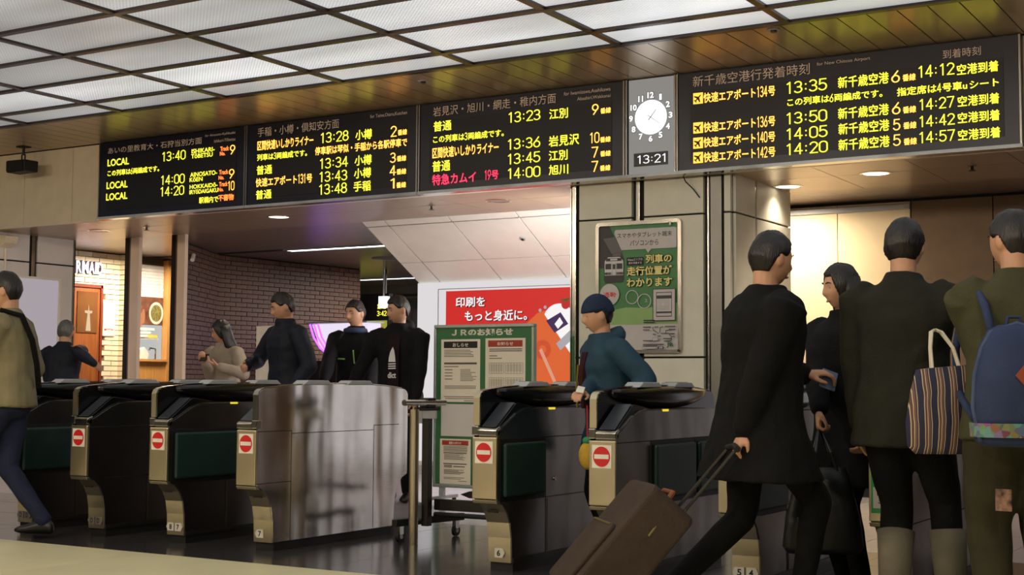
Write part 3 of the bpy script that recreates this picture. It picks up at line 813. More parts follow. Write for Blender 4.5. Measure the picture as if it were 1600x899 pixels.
# route map
def pline(pts, w=.004):
    for (a, b), (c_, d_) in zip(pts, pts[1:]):
        dx, dy = c_-a, (d_-b)*1.4; L_ = math.hypot(dx, dy); nx, ny = -dy/L_*w, dx/L_*w/1.4
        pf([(a+nx, b+ny), (c_+nx, d_+ny), (c_-nx, d_-ny), (a-nx, b-ny)], INKD)
pline([(.70, .82), (.70, .845), (.77, .875)]); pline([(.83, .82), (.79, .825), (.785, .87)]); pline([(.86, .87), (.86, .85), (.93, .845)])
pline([(.80, .873), (.90, .873)]); pline([(.90, .88), (.93, .90), (.93, .93), (.87, .932)])
for (u0, v0, wd) in ((.72, .818, .05), (.85, .815, .13), (.90, .838, .08), (.70, .876, .04), (.90, .872, .07), (.94, .895, .035), (.83, .91, .10), (.84, .93, .07), (.76, .89, .04), (.58, .84, .08), (.58, .818, .10), (.58, .925, .12), (.58, .955, .26), (.58, .966, .18)):
    prect(u0, u0+wd, v0, v0+.008, mat('tiny print', (84, 82, 84), .5))
prect(.70, .77, .905, .93, INKG); prect(.703, .767, .907, .928, POSTG); prect(.57, .75, .978, .995, INKG); prect(.572, .748, .980, .993, POSTG)
prect(.765, .84, .976, .996, mat('print navy', (34, 34, 84), .5)); ptext('検索', .78, .825, .979, .993, WH, .02)
ptext('JR', .875, .965, .945, .985, mat('logo green', (40, 92, 46), .5), .05)
for (x, z) in ((PX1-.02, PZ0+.02),): obj('corner_screw', MB().disc((x, z, 10.115), .012, 'y', .006, 12), INK, po)
# shine at the frame's top right, built as a small white block
obj('shine_block', MB().box(PX1-.1, PX1-.085, 10.112, 10.12, PZ1-.05, PZ1-.02), WHITE, po)

# ================================================================ ADVERTISEMENT LIGHTBOX
ad = thing('advertisement_lightbox', 'backlit wall lightbox with a red printer advertisement, white margins', 'lightbox', (-7.2, 12.475, .6))
LBW = glow('white lit acrylic', (246, 242, 244), .72)
obj('lit_border', MB().box(-8.725, -5.6, 12.44, 12.495, .15, 2.075), LBW, ad)
for z in (2.0,): obj('frame_line', MB().box(-8.45, -5.6, 12.434, 12.442, z-.004, z+.004), mat('grey frame line', (150, 146, 150), .4), ad)
obj('frame_line', MB().box(-8.455, -8.447, 12.434, 12.442, .3, 2.0), mat('grey frame line', (150, 146, 150), .4), ad)
LRED = glow('lit poster red', (226, 40, 36), .75)
sheet = obj('poster_sheet', MB().box(-8.345, -5.7, 12.428, 12.442, .62, 1.975), LRED, ad)
LW2 = glow('lit print white', (255, 252, 252), .85); LDK = mat('print outline maroon', (90, 12, 24), .5)
for s, x0, x1, z0, z1 in (('印刷を', -8.217, -7.845, 1.80, 1.905), ('もっと身近に。', -8.10, -7.33, 1.645, 1.76)):
    for dx, dz in ((.008, -.006),): lettering(s, x0+dx-.006, z0+dz-.004, x1-x0+.012, z1-z0+.008, 12.426, LDK, sheet, .045)
    lettering(s, x0, z0, x1-x0, z1-z0, 12.424, LW2, sheet, .022)
LOR = glow('lit print orange', (238, 104, 44), .75); LOD = glow('lit print deep orange', (228, 84, 40), .7)
LPU = glow('lit print violet', (70, 34, 96), .6); LGY = glow('lit print grey', (188, 184, 190), .7); LYE = glow('lit print pale yellow', (226, 224, 150), .8)
ADY = [12.423]
def af(poly, m, name='print'):
    ADY[0] -= .0004
    flat(name, MB().add([(a, ADY[0], b) for a, b in poly], [tuple(range(len(poly)))]), m, sheet)
# fan of tilted cards: white edge, orange body, white printer top
af([(-7.34, 1.50), (-7.33, .62), (-6.75, .62)], LW2)
af([(-7.25, 1.25), (-7.22, 1.25), (-6.88, .62), (-6.93, .62)], LYE)
af([(-7.35, 1.60), (-7.30, 1.10), (-6.93, .62), (-6.4, .62), (-6.4, .9), (-7.08, 1.75), (-7.2, 1.72)], LOR)
def cardarc(cx, cz, r, a0, a1, n=14): return [(cx + r*math.cos(math.radians(a0+(a1-a0)*i/n)), cz + r*math.sin(math.radians(a0+(a1-a0)*i/n))) for i in range(n+1)]
af(cardarc(-6.95, 1.62, .19, 0, 150) + [(-7.12, 1.70), (-6.55, .95), (-6.35, 1.2)], LW2)
af([(-7.10, 1.635), (-7.00, 1.51), (-6.84, 1.60), (-6.93, 1.72)], LPU); af([(-7.0, 1.60), (-6.96, 1.55), (-6.90, 1.61), (-6.94, 1.67)], LW2)
af([(-6.98, 1.40), (-6.93, 1.33), (-6.72, 1.50), (-6.8, 1.55)], LGY)
af(cardarc(-7.14, 1.34, .10, 0, 340), LOD); af(cardarc(-7.14, 1.34, .045, 0, 340), LOR)
af([(-7.18, 1.33), (-7.15, 1.355), (-6.98, 1.02), (-7.01, 1.0)], glow('lit print pale orange', (246, 170, 140), .7))
af([(-7.03, .90), (-6.7, .95), (-6.7, .62), (-6.93, .62)], LOD)
af(cardarc(-6.87, 1.80, .05, 0, 340), glow('lit print tomato', (206, 36, 30), .7)); af([(-6.94, 1.85), (-6.86, 1.83), (-6.80, 1.87), (-6.86, 1.86)], glow('lit print leaf', (60, 110, 44), .6))
for x, z in ((-7.17, 1.745), (-7.11, 1.775)): af(cardarc(x, z, .018, 0, 340), LGY)

# a second lightbox on the right-hand wall
ad2 = thing('advertisement_lightbox', 'white lit lightbox on the brown wall beyond the right edge', 'lightbox', (-1.6, 12.27, .1))
obj('lit_panel', MB().box(-2.12, -1.1, 12.22, 12.275, .12, 2.05), LBW, ad2)
for x in (-2.15, -1.1): obj('frame_rail', MB().box(x, x+.03, 12.2, 12.28, .1, 2.08), GREYP, ad2)
for z in (.09, 2.05): obj('frame_rail', MB().box(-2.12, -1.1, 12.2, 12.28, z, z+.03), GREYP, ad2)
# ================================================================ NOTICE BOARD
nb = thing('notice_board', 'green standing notice board with pinned railway notices before the lightbox', 'notice board', (-6.13, 9.7, 0))
NX0, NX1, NZ0, NZ1 = -6.62, -5.648, .127, 1.478
obj('panel', MB().box(NX0+.02, NX1-.02, 9.695, 9.725, NZ0+.02, NZ1-.02), GREENB, nb)
for nm, b in (('frame_rail', (NX0, NX1, NZ1-.028, NZ1)), ('frame_rail', (NX0, NX1, NZ0, NZ0+.028)), ('frame_rail', (NX0, NX0+.024, NZ0+.028, NZ1-.028)), ('frame_rail', (NX1-.024, NX1, NZ0+.028, NZ1-.028))):
    obj(nm, MB().box(b[0], b[1], 9.68, 9.735, b[2], b[3]), mat('silver green frame', (170, 180, 170), .35, .5), nb, bevel=.006)
for x in (NX0+.08, NX1-.08):
    obj('leg', MB().box(x-.02, x+.02, 9.69, 9.73, .05, NZ0), GREYP, nb)
    f = obj('foot', MB().box(x-.02, x+.02, 9.5, 9.92, .03, .055), GREYP, nb)
    for y in (9.53, 9.89): obj('caster', MB().disc((y, .02, x), .02, 'x', .018, 14), BLACKM, f)
lettering('ＪＲのお知らせ', -6.45, 1.382, .60, .062, 9.6925, mat('pale raised letters', (222, 220, 200), .5), nb, .05)
def notice(x0, x1, z0, z1, m, head=None, hm=None, lines=(), y=9.692):
    o = obj('notice_sheet', MB().box(x0, x1, y-.002, y+.002, z0, z1), m, nb)
    W, H = x1-x0, z1-z0
    if hm:
        flat('header_bar', MB().add([(x0+W*.07, y-.003, z1-H*.14), (x1-W*.07, y-.003, z1-H*.14), (x1-W*.07, y-.003, z1-H*.035), (x0+W*.07, y-.003, z1-H*.035)], [(0,1,2,3)]), hm, o)
        lettering(head, x0+W*.3, z1-H*.12, W*.4, H*.06, y-.004, PAPER, o, .02)
    mb = MB()
    for (u0, u1, v, t) in lines:
        mb.add([(x0+W*u0, y-.0032, z1-H*(v+t)), (x0+W*u1, y-.0032, z1-H*(v+t)), (x0+W*u1, y-.0032, z1-H*v), (x0+W*u0, y-.0032, z1-H*v)], [(0,1,2,3)])
    if mb.v:
        q = flat('print_lines', mb, INKG, o); q['kind'] = 'stuff'
    return o
random.seed(3)
L1 = [(.08, random.uniform(.7, .92), .17+.025*k, .009) for k in range(5)] + [(.08, .92, .37, .03), (.08, .45, .43, .012)] + [(.1, .3, .48+.05*k, .012) for k in range(4)] + [(.5, random.uniform(.75, .92), .48+.022*k, .008) for k in range(9)] + [(.1, .9, .74+.02*k, .008) for k in range(3)] + [(.08, .85, .91, .01), (.12, .95, .94, .01), (.6, .93, .975, .01)]
notice(-6.55, -6.163, .836, 1.356, PAPER, 'おしらせ', INK, L1)
L2 = [(.1, .92, .17+.03*k, .014) for k in range(2)] + [(.1, .3, .28, .012), (.1, .42, .32, .012)]
for k in range(2):
    v0 = .40+.24*k
    for (u0, u1) in ((.1, .46), (.5, .94)):
        L2 += [(u0, u1, v0, .004), (u0, u1, v0+.17, .004)] + [(u0+(u1-u0)*q/6, u0+(u1-u0)*q/6+.006, v0, .17) for q in range(7)] + [(u0+.02, u1-.02, v0+.03+.02*q, .004) for q in range(6)]
L2 += [(.1, .25, .90, .01)]
notice(-6.112, -5.73, .857, 1.361, PAPER, 'お知らせ', mat('notice red', (170, 58, 40), .5), L2)
notice(-6.545, -6.19, .552, .818, PAPERG)
notice(-6.15, -5.75, .56, .84, PAPERG)
L3 = [(.12, .9, .16+.022*k, .010) for k in range(6)] + [(.12, .88, .30, .022)] + [(.14, random.uniform(.6, .88), .34+.022*k, .009) for k in range(6)] + [(.12, .88, .54, .022)] + [(.14, .4, .58+.02*k, .012) for k in range(3)] + [(.45, .82, .60, .02)] + [(.14, random.uniform(.6, .88), .68+.022*k, .010) for k in range(5)] + [(.14, .8, .85, .01), (.14, .7, .88, .01), (.6, .88, .92, .01)]
notice(-6.553, -6.25, .157, .53, PAPER, '重要なお知らせ', mat('notice red', (170, 58, 40), .5), L3)
notice(-6.2, -5.9, .157, .53, PAPER, 'お知らせ', mat('notice red', (170, 58, 40), .5), L3[:14])

# ================================================================ SHOP AT THE LEFT
SIGNW = glow('white sign letter face', (255, 240, 255), 2.0)
sg = thing('shop_sign', 'lit white raised sign letters RMAID on the cream brick wall', 'sign', (-13.79, 12.36, 2.35))
o_ = {'R': (12.13, .085), 'M': (12.225, .105), 'A': (12.335, .095), 'I': (12.437, .03), 'D': (12.475, .09)}
for ch, (y0, wd) in o_.items():
    lettering(ch, y0, 2.352, wd, .155, -13.755, SIGNW, sg, .03, 'yz', 'letter_face')
    lettering(ch, y0-.008, 2.344, wd+.016, .171, -13.768, mat('dark letter return', (60, 40, 60), .5), sg, .05, 'yz', 'letter_return')
obj('backing_rail', MB().box(-13.785, -13.769, 12.12, 12.57, 2.40, 2.44), GUNMETAL, sg)
dr = struct('door_1', MB().box(-13.79, -13.76, 12.12, 12.54, 0, 2.18), WOOD)
obj('door_frame', MB().box(-13.795, -13.74, 12.535, 12.57, 0, 2.21).box(-13.795, -13.74, 12.1, 12.57, 2.175, 2.215), mat('red brown door frame', (120, 52, 34), .4), dr)
wn = obj('door_window', MB().box(-13.758, -13.75, 12.16, 12.49, 1.60, 2.12), mat('dim amber glass', (110, 74, 44), .15), dr)
obj('glass_decal', MB().prism([(12.30, 1.62), (12.38, 1.62), (12.36, 1.84), (12.40, 1.85), (12.40, 1.88), (12.35, 1.88), (12.34, 1.96), (12.335, 1.88), (12.28, 1.88), (12.28, 1.85), (12.325, 1.84)], -13.749, -13.745, 'x'), glow('warm lit decal', (255, 220, 170), .7), wn)
nt = thing('wall_notice', 'tall white notice with red lettering on the cream bricks', 'notice', (-13.78, 12.7, 1.56))
s_ = obj('notice_sheet', MB().box(-13.785, -13.765, 12.60, 12.80, 1.57, 1.99), WHITE, nt)
lettering('営業案内', 12.62, 1.635, .15, .03, -13.763, RED, s_, .04, 'yz')
st = thing('shop_shutter', 'white textured roller screen above the food picture', 'shutter', (-13.78, 13.45, 2.1))
for k in range(10): obj('slat', MB().box(-13.795, -13.775-.004*(k % 2), 13.08, 13.66, 2.113+.043*k, 2.153+.043*k), mat('white shutter', (214, 204, 190), .5), st)
fp = thing('food_picture', 'brown picture of a plate of food over the shop hatch', 'picture', (-13.78, 13.4, 1.74))
fs_ = obj('picture_sheet', MB().box(-13.79, -13.772, 13.08, 13.65, 1.745, 2.108), mat('food picture brown', (104, 66, 46), .5, var=.5, scale=9), fp)
n = 24
def yz_disc(cy, cz, ry, rz, x, m, nm): return flat(nm, MB().add([(x, cy+ry*math.cos(2*pi*i/n), cz+rz*math.sin(2*pi*i/n)) for i in range(n)], [tuple(range(n))]), m, fs_)
yz_disc(13.53, 1.90, .13, .15, -13.7700, mat('plate rim', (214, 204, 180), .5), 'plate_print')
yz_disc(13.53, 1.90, .10, .115, -13.7696, mat('pasta print', (120, 112, 62), .5, var=.5, scale=40), 'food_print')
for k in range(5): yz_disc(13.14+.04*k, 1.80+.05*(k % 3), .03, .10, -13.7698+.0001*k, mat('bread print', (150, 100, 70), .5), 'food_print')
ht = thing('shop_hatch', 'bright serving hatch with stacked white boxes over oak counter', 'hatch', (-13.78, 13.4, 1.27))
obj('lit_back', MB().box(-13.798, -13.79, 13.08, 13.66, 1.28, 1.74), glow('bright kitchen wall', (238, 240, 236), .55), ht)
obj('shelf', MB().box(-13.79, -13.71, 13.1, 13.52, 1.545, 1.56), WHITE, ht)
for k in range(3): obj('tray', MB().box(-13.78, -13.70, 13.12, 13.32+.06*k, 1.565+.045*k, 1.603+.045*k), mat('pale grey tray', (206, 208, 206), .4), ht, bevel=.004)
obj('price_card', MB().box(-13.708, -13.703, 13.30, 13.5, 1.565, 1.605), mat('yellow card', (228, 206, 90), .5), ht)
obj('coffee_machine', MB().prism([(13.1, 1.28), (13.34, 1.28), (13.36, 1.36), (13.28, 1.44), (13.22, 1.40), (13.1, 1.43)], -13.785, -13.71, 'x'), WHITE, ht, bevel=.006)
obj('tap', MB().tube([(-13.74, 13.5, 1.28), (-13.74, 13.5, 1.42), (-13.74, 13.4, 1.43), (-13.74, 13.39, 1.40)], .012, 8), CHROME, ht)
ct = thing('shop_counter', 'light oak plank counter front below the serving hatch', 'counter', (-13.75, 13.4, 0))
obj('counter_top', MB().box(-13.785, -13.68, 13.07, 13.665, 1.25, 1.28), WOODL, ct)
for k in range(9): obj('plank', MB().box(-13.785, -13.72-.002*(k % 2), 13.08+.065*k, 13.142+.065*k, 0, 1.25), WOODL, ct)
tag(obj('oak_post', MB().box(-13.8, -13.70, 13.67, 13.735, 0, 2.62), WOODL), 'slim oak post at the right of the serving hatch', 'post')
# white light box on the left wall and small unit above
lb = thing('wall_lightbox', 'pale lit panel in a white frame on the left wall', 'lightbox', (-12.9, 10.65, 1.12))
obj('lit_panel', MB().box(-12.912, -12.896, 10.13, 11.11, 1.14, 2.15), glow('pale lavender lit panel', (216, 206, 214), .5), lb)
for b in ((10.10, 11.14, 2.15, 2.175), (10.10, 11.14, 1.105, 1.14), (11.11, 11.14, 1.14, 2.15), (10.10, 10.13, 1.14, 2.15)):
    obj('frame_rail', MB().box(-12.914, -12.885, *b), WHITE, lb)
ju = thing('wall_unit', 'small cream wall unit under the soffit at the far left', 'box', (-12.85, 10.35, 2.5))
obj('body', MB().prism([(-12.911, 2.47), (-12.80, 2.52), (-12.78, 2.60), (-12.911, 2.62)], 10.27, 10.44, 'y'), CREAMW, ju, bevel=.008)
obj('conduit', MB().tube([(-12.90, 10.36, 2.47), (-12.90, 10.36, 2.2)], .012, 8), CREAMW, ju)
# camera on the brown brick
sc_ = thing('security_camera', 'tiny white security camera on the dark brown bricks', 'camera', (-11.95, 12.3, 2.4))
obj('mount', MB().tube([(-12.02, 12.34, 2.47), (-11.92, 12.30, 2.50)], .014, 8), WHITE, sc_)
obj('camera_body', MB().tube([(-11.92, 12.30, 2.51), (-11.88, 12.24, 2.44)], .026, 10), WHITE, sc_)
# white partition board before the brown wall
wp = thing('white_partition', 'white partition board standing before the brown brick wall', 'partition', (-10.9, 12.5, 0))
pt = obj('board', MB().box(-11.07, -10.55, 12.485, 12.515, .1, 1.645), WHITE, wp)
mb = MB()
for k in range(24): mb.box(-11.078, -11.068, 12.48, 12.52, .16+.062*k, .195+.062*k)
q = obj('edge_teeth', mb, INK, pt); q['kind'] = 'stuff'
obj('bolt', MB().disc((-11.03, .99, 12.483), .014, 'y', .006, 10), mat('rusty bolt', (96, 44, 34), .5), wp)
for x in (-11.0, -10.62): obj('leg', MB().box(x-.02, x+.02, 12.3, 12.7, 0, .1), GREYP, wp)
# glowing violet counter far back
vs_ = thing('violet_display', 'glowing violet and white display case far behind the men', 'display', (-12.0, 14.9, 0))
obj('cabinet', MB().box(-12.3, -11.3, 14.92, 15.3, 0, 1.28), mat('dark cabinet', (40, 32, 40), .4), vs_)
vio = glow('violet neon', (150, 70, 255), 3.5)
obj('lit_case', MB().prism([(-12.25, 1.78), (-12.1, 1.45), (-11.9, 1.30), (-11.3, 1.28), (-11.3, 1.79)], 14.95, 15.25, 'y'), glow('lavender lit case', (240, 228, 250), .9), vs_)
for k in range(3):
    obj('neon_tube', MB().tube([(-12.27+.07*k, 14.93, 1.78), (-12.2+.07*k, 14.93, 1.6), (-12.08+.07*k, 14.93, 1.45), (-11.9+.05*k, 14.93, 1.34)], .014, 8), vio, vs_)
obj('case_top', MB().box(-12.32, -11.28, 14.9, 15.3, 1.79, 1.81), GREYP, vs_)
obj('magenta_card', MB().box(-11.9, -11.7, 14.94, 14.95, 1.45, 1.65), glow('magenta lit card', (214, 40, 190), 1.2), vs_)
# hanging sign with lit box
hs = thing('hanging_sign', 'white lit box hanging on a thin pole from the rear ceiling', 'hanging sign', (-11.0, 14.9, 2.65))
obj('ceiling_bar', MB().prism([(-11.17, 2.63), (-10.8, 2.60), (-10.8, 2.645), (-11.17, 2.645)], 14.85, 14.95, 'y'), GREYP, hs)
obj('pole', MB().tube([(-11.0, 14.9, 2.63), (-11.0, 14.9, 2.12)], .011, 8), GREYP, hs)
obj('lit_box', MB().box(-11.055, -10.93, 14.86, 14.94, 1.975, 2.13), glow('cool white box', (228, 248, 250), 1.4), hs)
lb2 = thing('far_departure_board', 'small far departure board showing 3:42 beyond the hanging sign', 'departure board', (-12.4, 16.45, 1.9))
obj('housing', MB().box(-12.95, -12.05, 16.45, 16.55, 1.9, 2.29), BLACKM, lb2)
lettering('普通', -12.26, 2.065, .165, .072, 16.445, LED['y'], lb2, .01); flat('lettering', ledtext('3:42', -12.26, 1.96, .175, .077, 16.445, 0, .13), LED['y'], lb2)
for x in (-12.85, -12.15): obj('suspension_rod', MB().tube([(x, 16.5, 2.29), (x, 16.5, 2.66)], .02, 8), GUNMETAL, lb2)
fb = thing('far_advertisement', 'far lit advertisement in yellow and pink behind the men', 'advertisement', (-13.95, 18.5, 0))
fbp = obj('panel', MB().box(-14.35, -13.62, 18.5, 18.55, 1.5, 2.3), glow('far yellow print', (190, 190, 70), .6), fb)
flat('pink_print', MB().add([(-14.0, 18.495, 1.5), (-13.65, 18.495, 1.5), (-13.65, 18.495, 1.9), (-14.0, 18.495, 1.9)], [(0,1,2,3)]), glow('far pink print', (200, 80, 110), .6), fbp)
obj('stand', MB().box(-14.3, -13.7, 18.55, 18.6, 0, 1.5), GUNMETAL, fb)
bm_ = thing('ceiling_beam', 'low dark beam across the far rear ceiling', 'beam', (-13, 19.4, 2.45))
obj('beam', MB().box(-16.5, -10.5, 19.2, 19.6, 2.44, 2.665), mat('grey beam', (96, 92, 98), .5), bm_)
obj('cover_strip', MB().box(-16.5, -10.5, 19.18, 19.2, 2.44, 2.48), GUNMETAL, bm_)

# ================================================================ TICKET GATES
GY = 6.2
def sym(p, L=1.5): return p + [(L-y, z) for y, z in reversed(p)]
TOPB = [(0,.745), (.05,.765), (.12,.80), (.18,.832), (.25,.855), (.33,.863), (.75,.863)]
BOTB = [(.02,.378), (.06,.362), (.10,.32), (.13,.26), (.145,.18), (.15,.05)]
BODYP = sym(TOPB) + [(1.5,.39), (1.48,.378), (1.44,.362), (1.40,.32), (1.37,.26), (1.355,.18), (1.35,.05)] + list(reversed(BOTB)) + [(0,.39)]
WTOP = [(0,.915), (.012,.938), (.035,.951), (.07,.957), (.25,.973), (.45,.983), (.75,.987)]
WINGP = sym(WTOP) + [(1.5,.70), (0,.70)]
TALLP = sym(WTOP) + [(1.5,.39), (1.48,.378), (1.44,.362), (1.40,.32), (1.37,.26), (1.355,.18), (1.35,.05)] + list(reversed(BOTB)) + [(0,.39)]
def gate(x, label, plates=(), pads=((.04,.47),), tall=False, sign='noentry'):
    t = thing('ticket_gate', label, 'ticket gate', (x, GY, 0), 0, 'ticket gates in the row')
    mx = (lambda mb: mb.xf(Matrix.Translation((.15,0,0)) @ Matrix.Diagonal((-1,1,1,1)))) if tall else (lambda mb: mb)
    def part(name, mb, m, **k): return obj(name, mx(mb), m, t, local=True, **k)
    part('body', MB().prism(BODYP, 0.003, .15, 'x'), STEEL, bevel=.004)
    part('front_panel', MB().box(0, .15, -.014, .004, .392, .714), STEELW, bevel=.006)
    part('front_cap', MB().prism([(-.016,.722), (.02,.722), (.03,.772), (-.004,.762), (-.016,.752)], .038, .15, 'x'), CHROME, bevel=.004)
    part('front_cap_side', MB().box(-.003, .036, -.016, .03, .722, .772), CHROME, bevel=.005)
    part('front_cap_lower', MB().prism([(-.012,.388), (.02,.384), (.03,.366), (-.002,.368)], 0, .15, 'x'), STEELW, bevel=.003)
    lp = [(a-.004, b) for a, b in BOTB]
    lg = MB().loft([[Vector((q, a, b)) for q in (.006, .144)] + [Vector((q, a+.01, b)) for q in (.144, .006)] for a, b in lp[1:]])
    part('leg_reflection_plate', lg, STEELW)  # added thin plate; the leg's warm reflection is put into its colour
    part('leg_slot', MB().box(.035, .10, .082, .09, .315, .322), JOINT)
    part('plinth', MB().box(.008, .145, .165, 1.335, 0, .055), mat('black plinth', (30, 29, 29), .45))
    part('plinth_rail', MB().box(.146, .156, .155, 1.345, .05, .075), GUNMETAL)
    # dark housing with the slanted display
    part('display_housing', MB().prism([(0,.762), (.19,.889), (.215,.892), (.30,.882), (.42,.864), (.42,.85), (.2,.84), (.02,.755)], .044, .146, 'x'), BLACKP, bevel=.003)
    part('display_glass', MB().prism([(.004,.768), (.186,.891), (.186,.894), (.002,.771)], .05, .138, 'x'), SMOKE)
    ed = MB()
    for (a, b), (c_, d_) in zip(TOPB[:6], TOPB[1:6]): ed.prism([(a, b), (c_, d_), (c_, d_+.006), (a, b+.006)], .144, .1535, 'x')
    part('shoulder_edge', ed, CHROME)
    part('top_cover', MB().box(.042, .146, .40, 1.10, .858, .8655), GUNMETAL)
    # wing
    part('wing', MB().prism(TALLP if tall else WINGP, -.001 if tall else .003, .036, 'x'), STEELP if tall else BLACKP, bevel=.003)
    if tall: 
        part('wing_lining', MB().prism([(a, max(b, .7)) for a, b in sym(WTOP)] + [(1.49,.77), (.01,.77)], .0362, .040, 'x'), BLACKP)
    we = MB(); pr = [(-.004, .775), (-.004, .9)] + [(a-.004 if a < .05 else a, b+.004) for a, b in WTOP[:4]]
    for (a, b), (c_, d_) in zip(pr, pr[1:]): we.prism([(a, b), (c_, d_), (c_+.012, d_-.006), (a+.012, b)], .0, .038, 'x')
    part('wing_edge', we, STEELW if not tall else CHROME)
    te = MB(); pr = [(a, b+.0015) for a, b in sym(WTOP)[3:-3]]
    for (a, b), (c_, d_) in zip(pr, pr[1:]): te.prism([(a, b), (c_, d_), (c_, d_+.004), (a, b+.004)], .0, .04, 'x')
    part('top_edge', te, mat('brown black gloss edge', (64, 50, 46), .2, .4) if not tall else CHROME)
    if not tall:
        rings = []
        for k in range(17):
            y = .16 + 1.18*k/16; q = math.sin(pi*(k+.35)/16.7)
            zt = .957 + .028*math.sin(pi*y/1.5); zb = .935 - .072*q**.8; wd = .012 + .075*q**.7
            rings.append([Vector((.03, y, zb)), Vector((.03+wd*.7, y, zb+.004)), Vector((.03+wd, y, zb+(zt-zb)*.35)), Vector((.03+wd*.9, y, zb+(zt-zb)*.8)), Vector((.03+wd*.6, y, zt)), Vector((.03, y, zt))])
        part('cowl', MB().loft(rings), BLACKP, smooth=True)
    for ya, yb in ((.39, .68), (.82, 1.11)):
        z0 = .978
        r = part('card_reader', MB().prism([(ya, z0), (ya+.05, 1.006), (yb-.045, 1.006), (yb, z0)], -.012, .085, 'x'), GREYP, bevel=.005)
        rp = obj('reader_pad', mx(MB().box(.0, .07, ya+.07, yb-.07, 1.0055, 1.008)), mat('reader pad', (60, 90, 120), .4), r, local=True)
    part('indicator_light', MB().box(.14, .156, .535, .60, .852, .864), YEL, bevel=.002)
    # flank seams and pads
    if not tall:
        sm = MB().box(.1495, .1515, .0, 1.5, .700, .705).box(.1495, .1515, .50, .504, .06, .70).box(.1495, .1515, .15, 1.35, .372, .376)
        part('panel_seam', sm, JOINT)
        part('service_door', MB().box(.15, .1535, .52, 1.30, .08, .365), STEEL)
        part('lock', MB().tube([(.15, .60, .47), (.158, .60, .47)], .012, 12), CHROME)
        for (a, b) in pads:
            r = part('pad_recess', MB().box(.1495, .1525, a-.02, b+.02, .375, .70), BLACKM)
            part('flap_door', MB().box(.15, .178, a, b, .40, .682), GREENPAD, bevel=.014, seg=3)
    else:
        x0, x1 = -.0018, .002
        sm = MB().box(x0, x1, .0, .30, .703, .707).box(x0, x1, .30, .304, .40, .707).box(x0, x1, .304, 1.12, .686, .690).box(x0, x1, 1.12, 1.124, .686, .72).box(x0, x1, 1.124, 1.4, .716, .72).box(x0, x1, 1.12, 1.124, .06, .69).box(x0, x1, .0, .30, .40, .404).box(x0, x1, .30, .304, .05, .40)
        part('panel_seam', sm, JOINT)
    if sign == 'noentry':
        s = part('no_entry_sign', MB().box(.020, .128, -.0165, -.013, .578, .692), WHITE)
        obj('red_disc', mx(MB().disc((.074, .635, -.0175), .047, 'y', .002, 32, .05)), RED, s, local=True)
        obj('white_bar', mx(MB().box(.034, .114, -.0198, -.0178, .624, .646)), WHITE, s, local=True)
    else:
        s = part('green_sign', MB().box(.012, .138, -.0175, -.012, .43, .695), mat('sign green', (44, 150, 90), .4))
        obj('led_window', MB().box(.03, .125, -.0195, -.017, .60, .688), BLACKM, s, local=True)
        a = obj('led_arrow', MB().prism([(.079, .685), (.036, .652), (.036, .64), (.062, .64), (.062, .606), (.096, .606), (.096, .64), (.122, .64), (.122, .652)], -.0208, -.0192, 'y'), glow('LED arrow green', (170, 240, 70), 1.6), s, local=True)
        k = obj('sticker', MB().box(.022, .132, -.0198, -.017, .452, .545), POSTG, s, local=True)
        obj('sticker_symbol', MB().box(.05, .105, -.021, -.0195, .495, .538).box(.04, .115, -.0212, -.0196, .508, .524), mat('sticker symbol', (60, 50, 24), .5), s, local=True)
        lettering('ここ', .045+x, .472, .06, .016, -.0215+GY, INK, s, .02)
    # number plates on the leg
    pm = mat('number plate', (206, 202, 190), .5)
    for side, ch in plates:
        cx = .075 if len(plates) == 1 else (.045 if side == 'l' else .105)
        if tall: cx = .06
        w_, zc = .024, .10
        yy = .1455 - .006
        dx = -.014 if side == 'l' else .014
        poly = [(cx-w_, zc-.024), (cx+w_, zc-.024), (cx+w_, zc+.024), (cx-w_, zc+.024)]
        if side == 'l': poly = [(cx-w_-.012, zc), (cx-w_, zc-.024), (cx+w_, zc-.024), (cx+w_, zc+.024), (cx-w_, zc+.024)]
        if side == 'r': poly = [(cx-w_, zc-.024), (cx+w_, zc-.024), (cx+w_+.012, zc), (cx+w_, zc+.024), (cx-w_, zc+.024)]
        p = obj('number_plate', MB().prism(poly, yy-.004, yy+.003, 'y'), pm if ch != 'D' else mat('dim plate', (110, 104, 98), .5), t, local=True)
        me = textmb(ch, cx-.011+x, zc-.016, .022, .032, yy-.0045+GY, .03)
        flat('lettering', me, INK, p)
    return t
gate(-7.700, 'ticket gate at the far left, half hidden by the khaki jacket', (('l', 'D'), ('r', 'D')), ((.04,.62),))
gate(-7.024, 'second ticket gate from left, dim D plates on its leg', (('l', 'D'), ('r', 'D')), ((.66,1.0),))
gate(-6.328, 'third ticket gate from left, plates 8 and 7 on leg', (('l', '8'), ('r', '7')), ((.04,.60),))
gate(-5.622, 'ticket gate with the big plain stainless side plate beside the barrier', (('l', '7'),), (), True)
gate(-3.980, 'ticket gate with number 6 plate, right of the green notice board', (('r', '6'),), ((.04,.47),))
gate(-3.288, 'ticket gate with two green pads side by side behind the suitcase', (), ((.41,.92), (.97,1.4)))
gate(-2.596, 'ticket gate with plates 5 and 4, behind the man pulling the suitcase', (('l', '5'), ('r', '4')), ((.04,.47),))
gate(-1.875, 'ticket gate with a green LED arrow sign on its front', (), (), False, 'green')

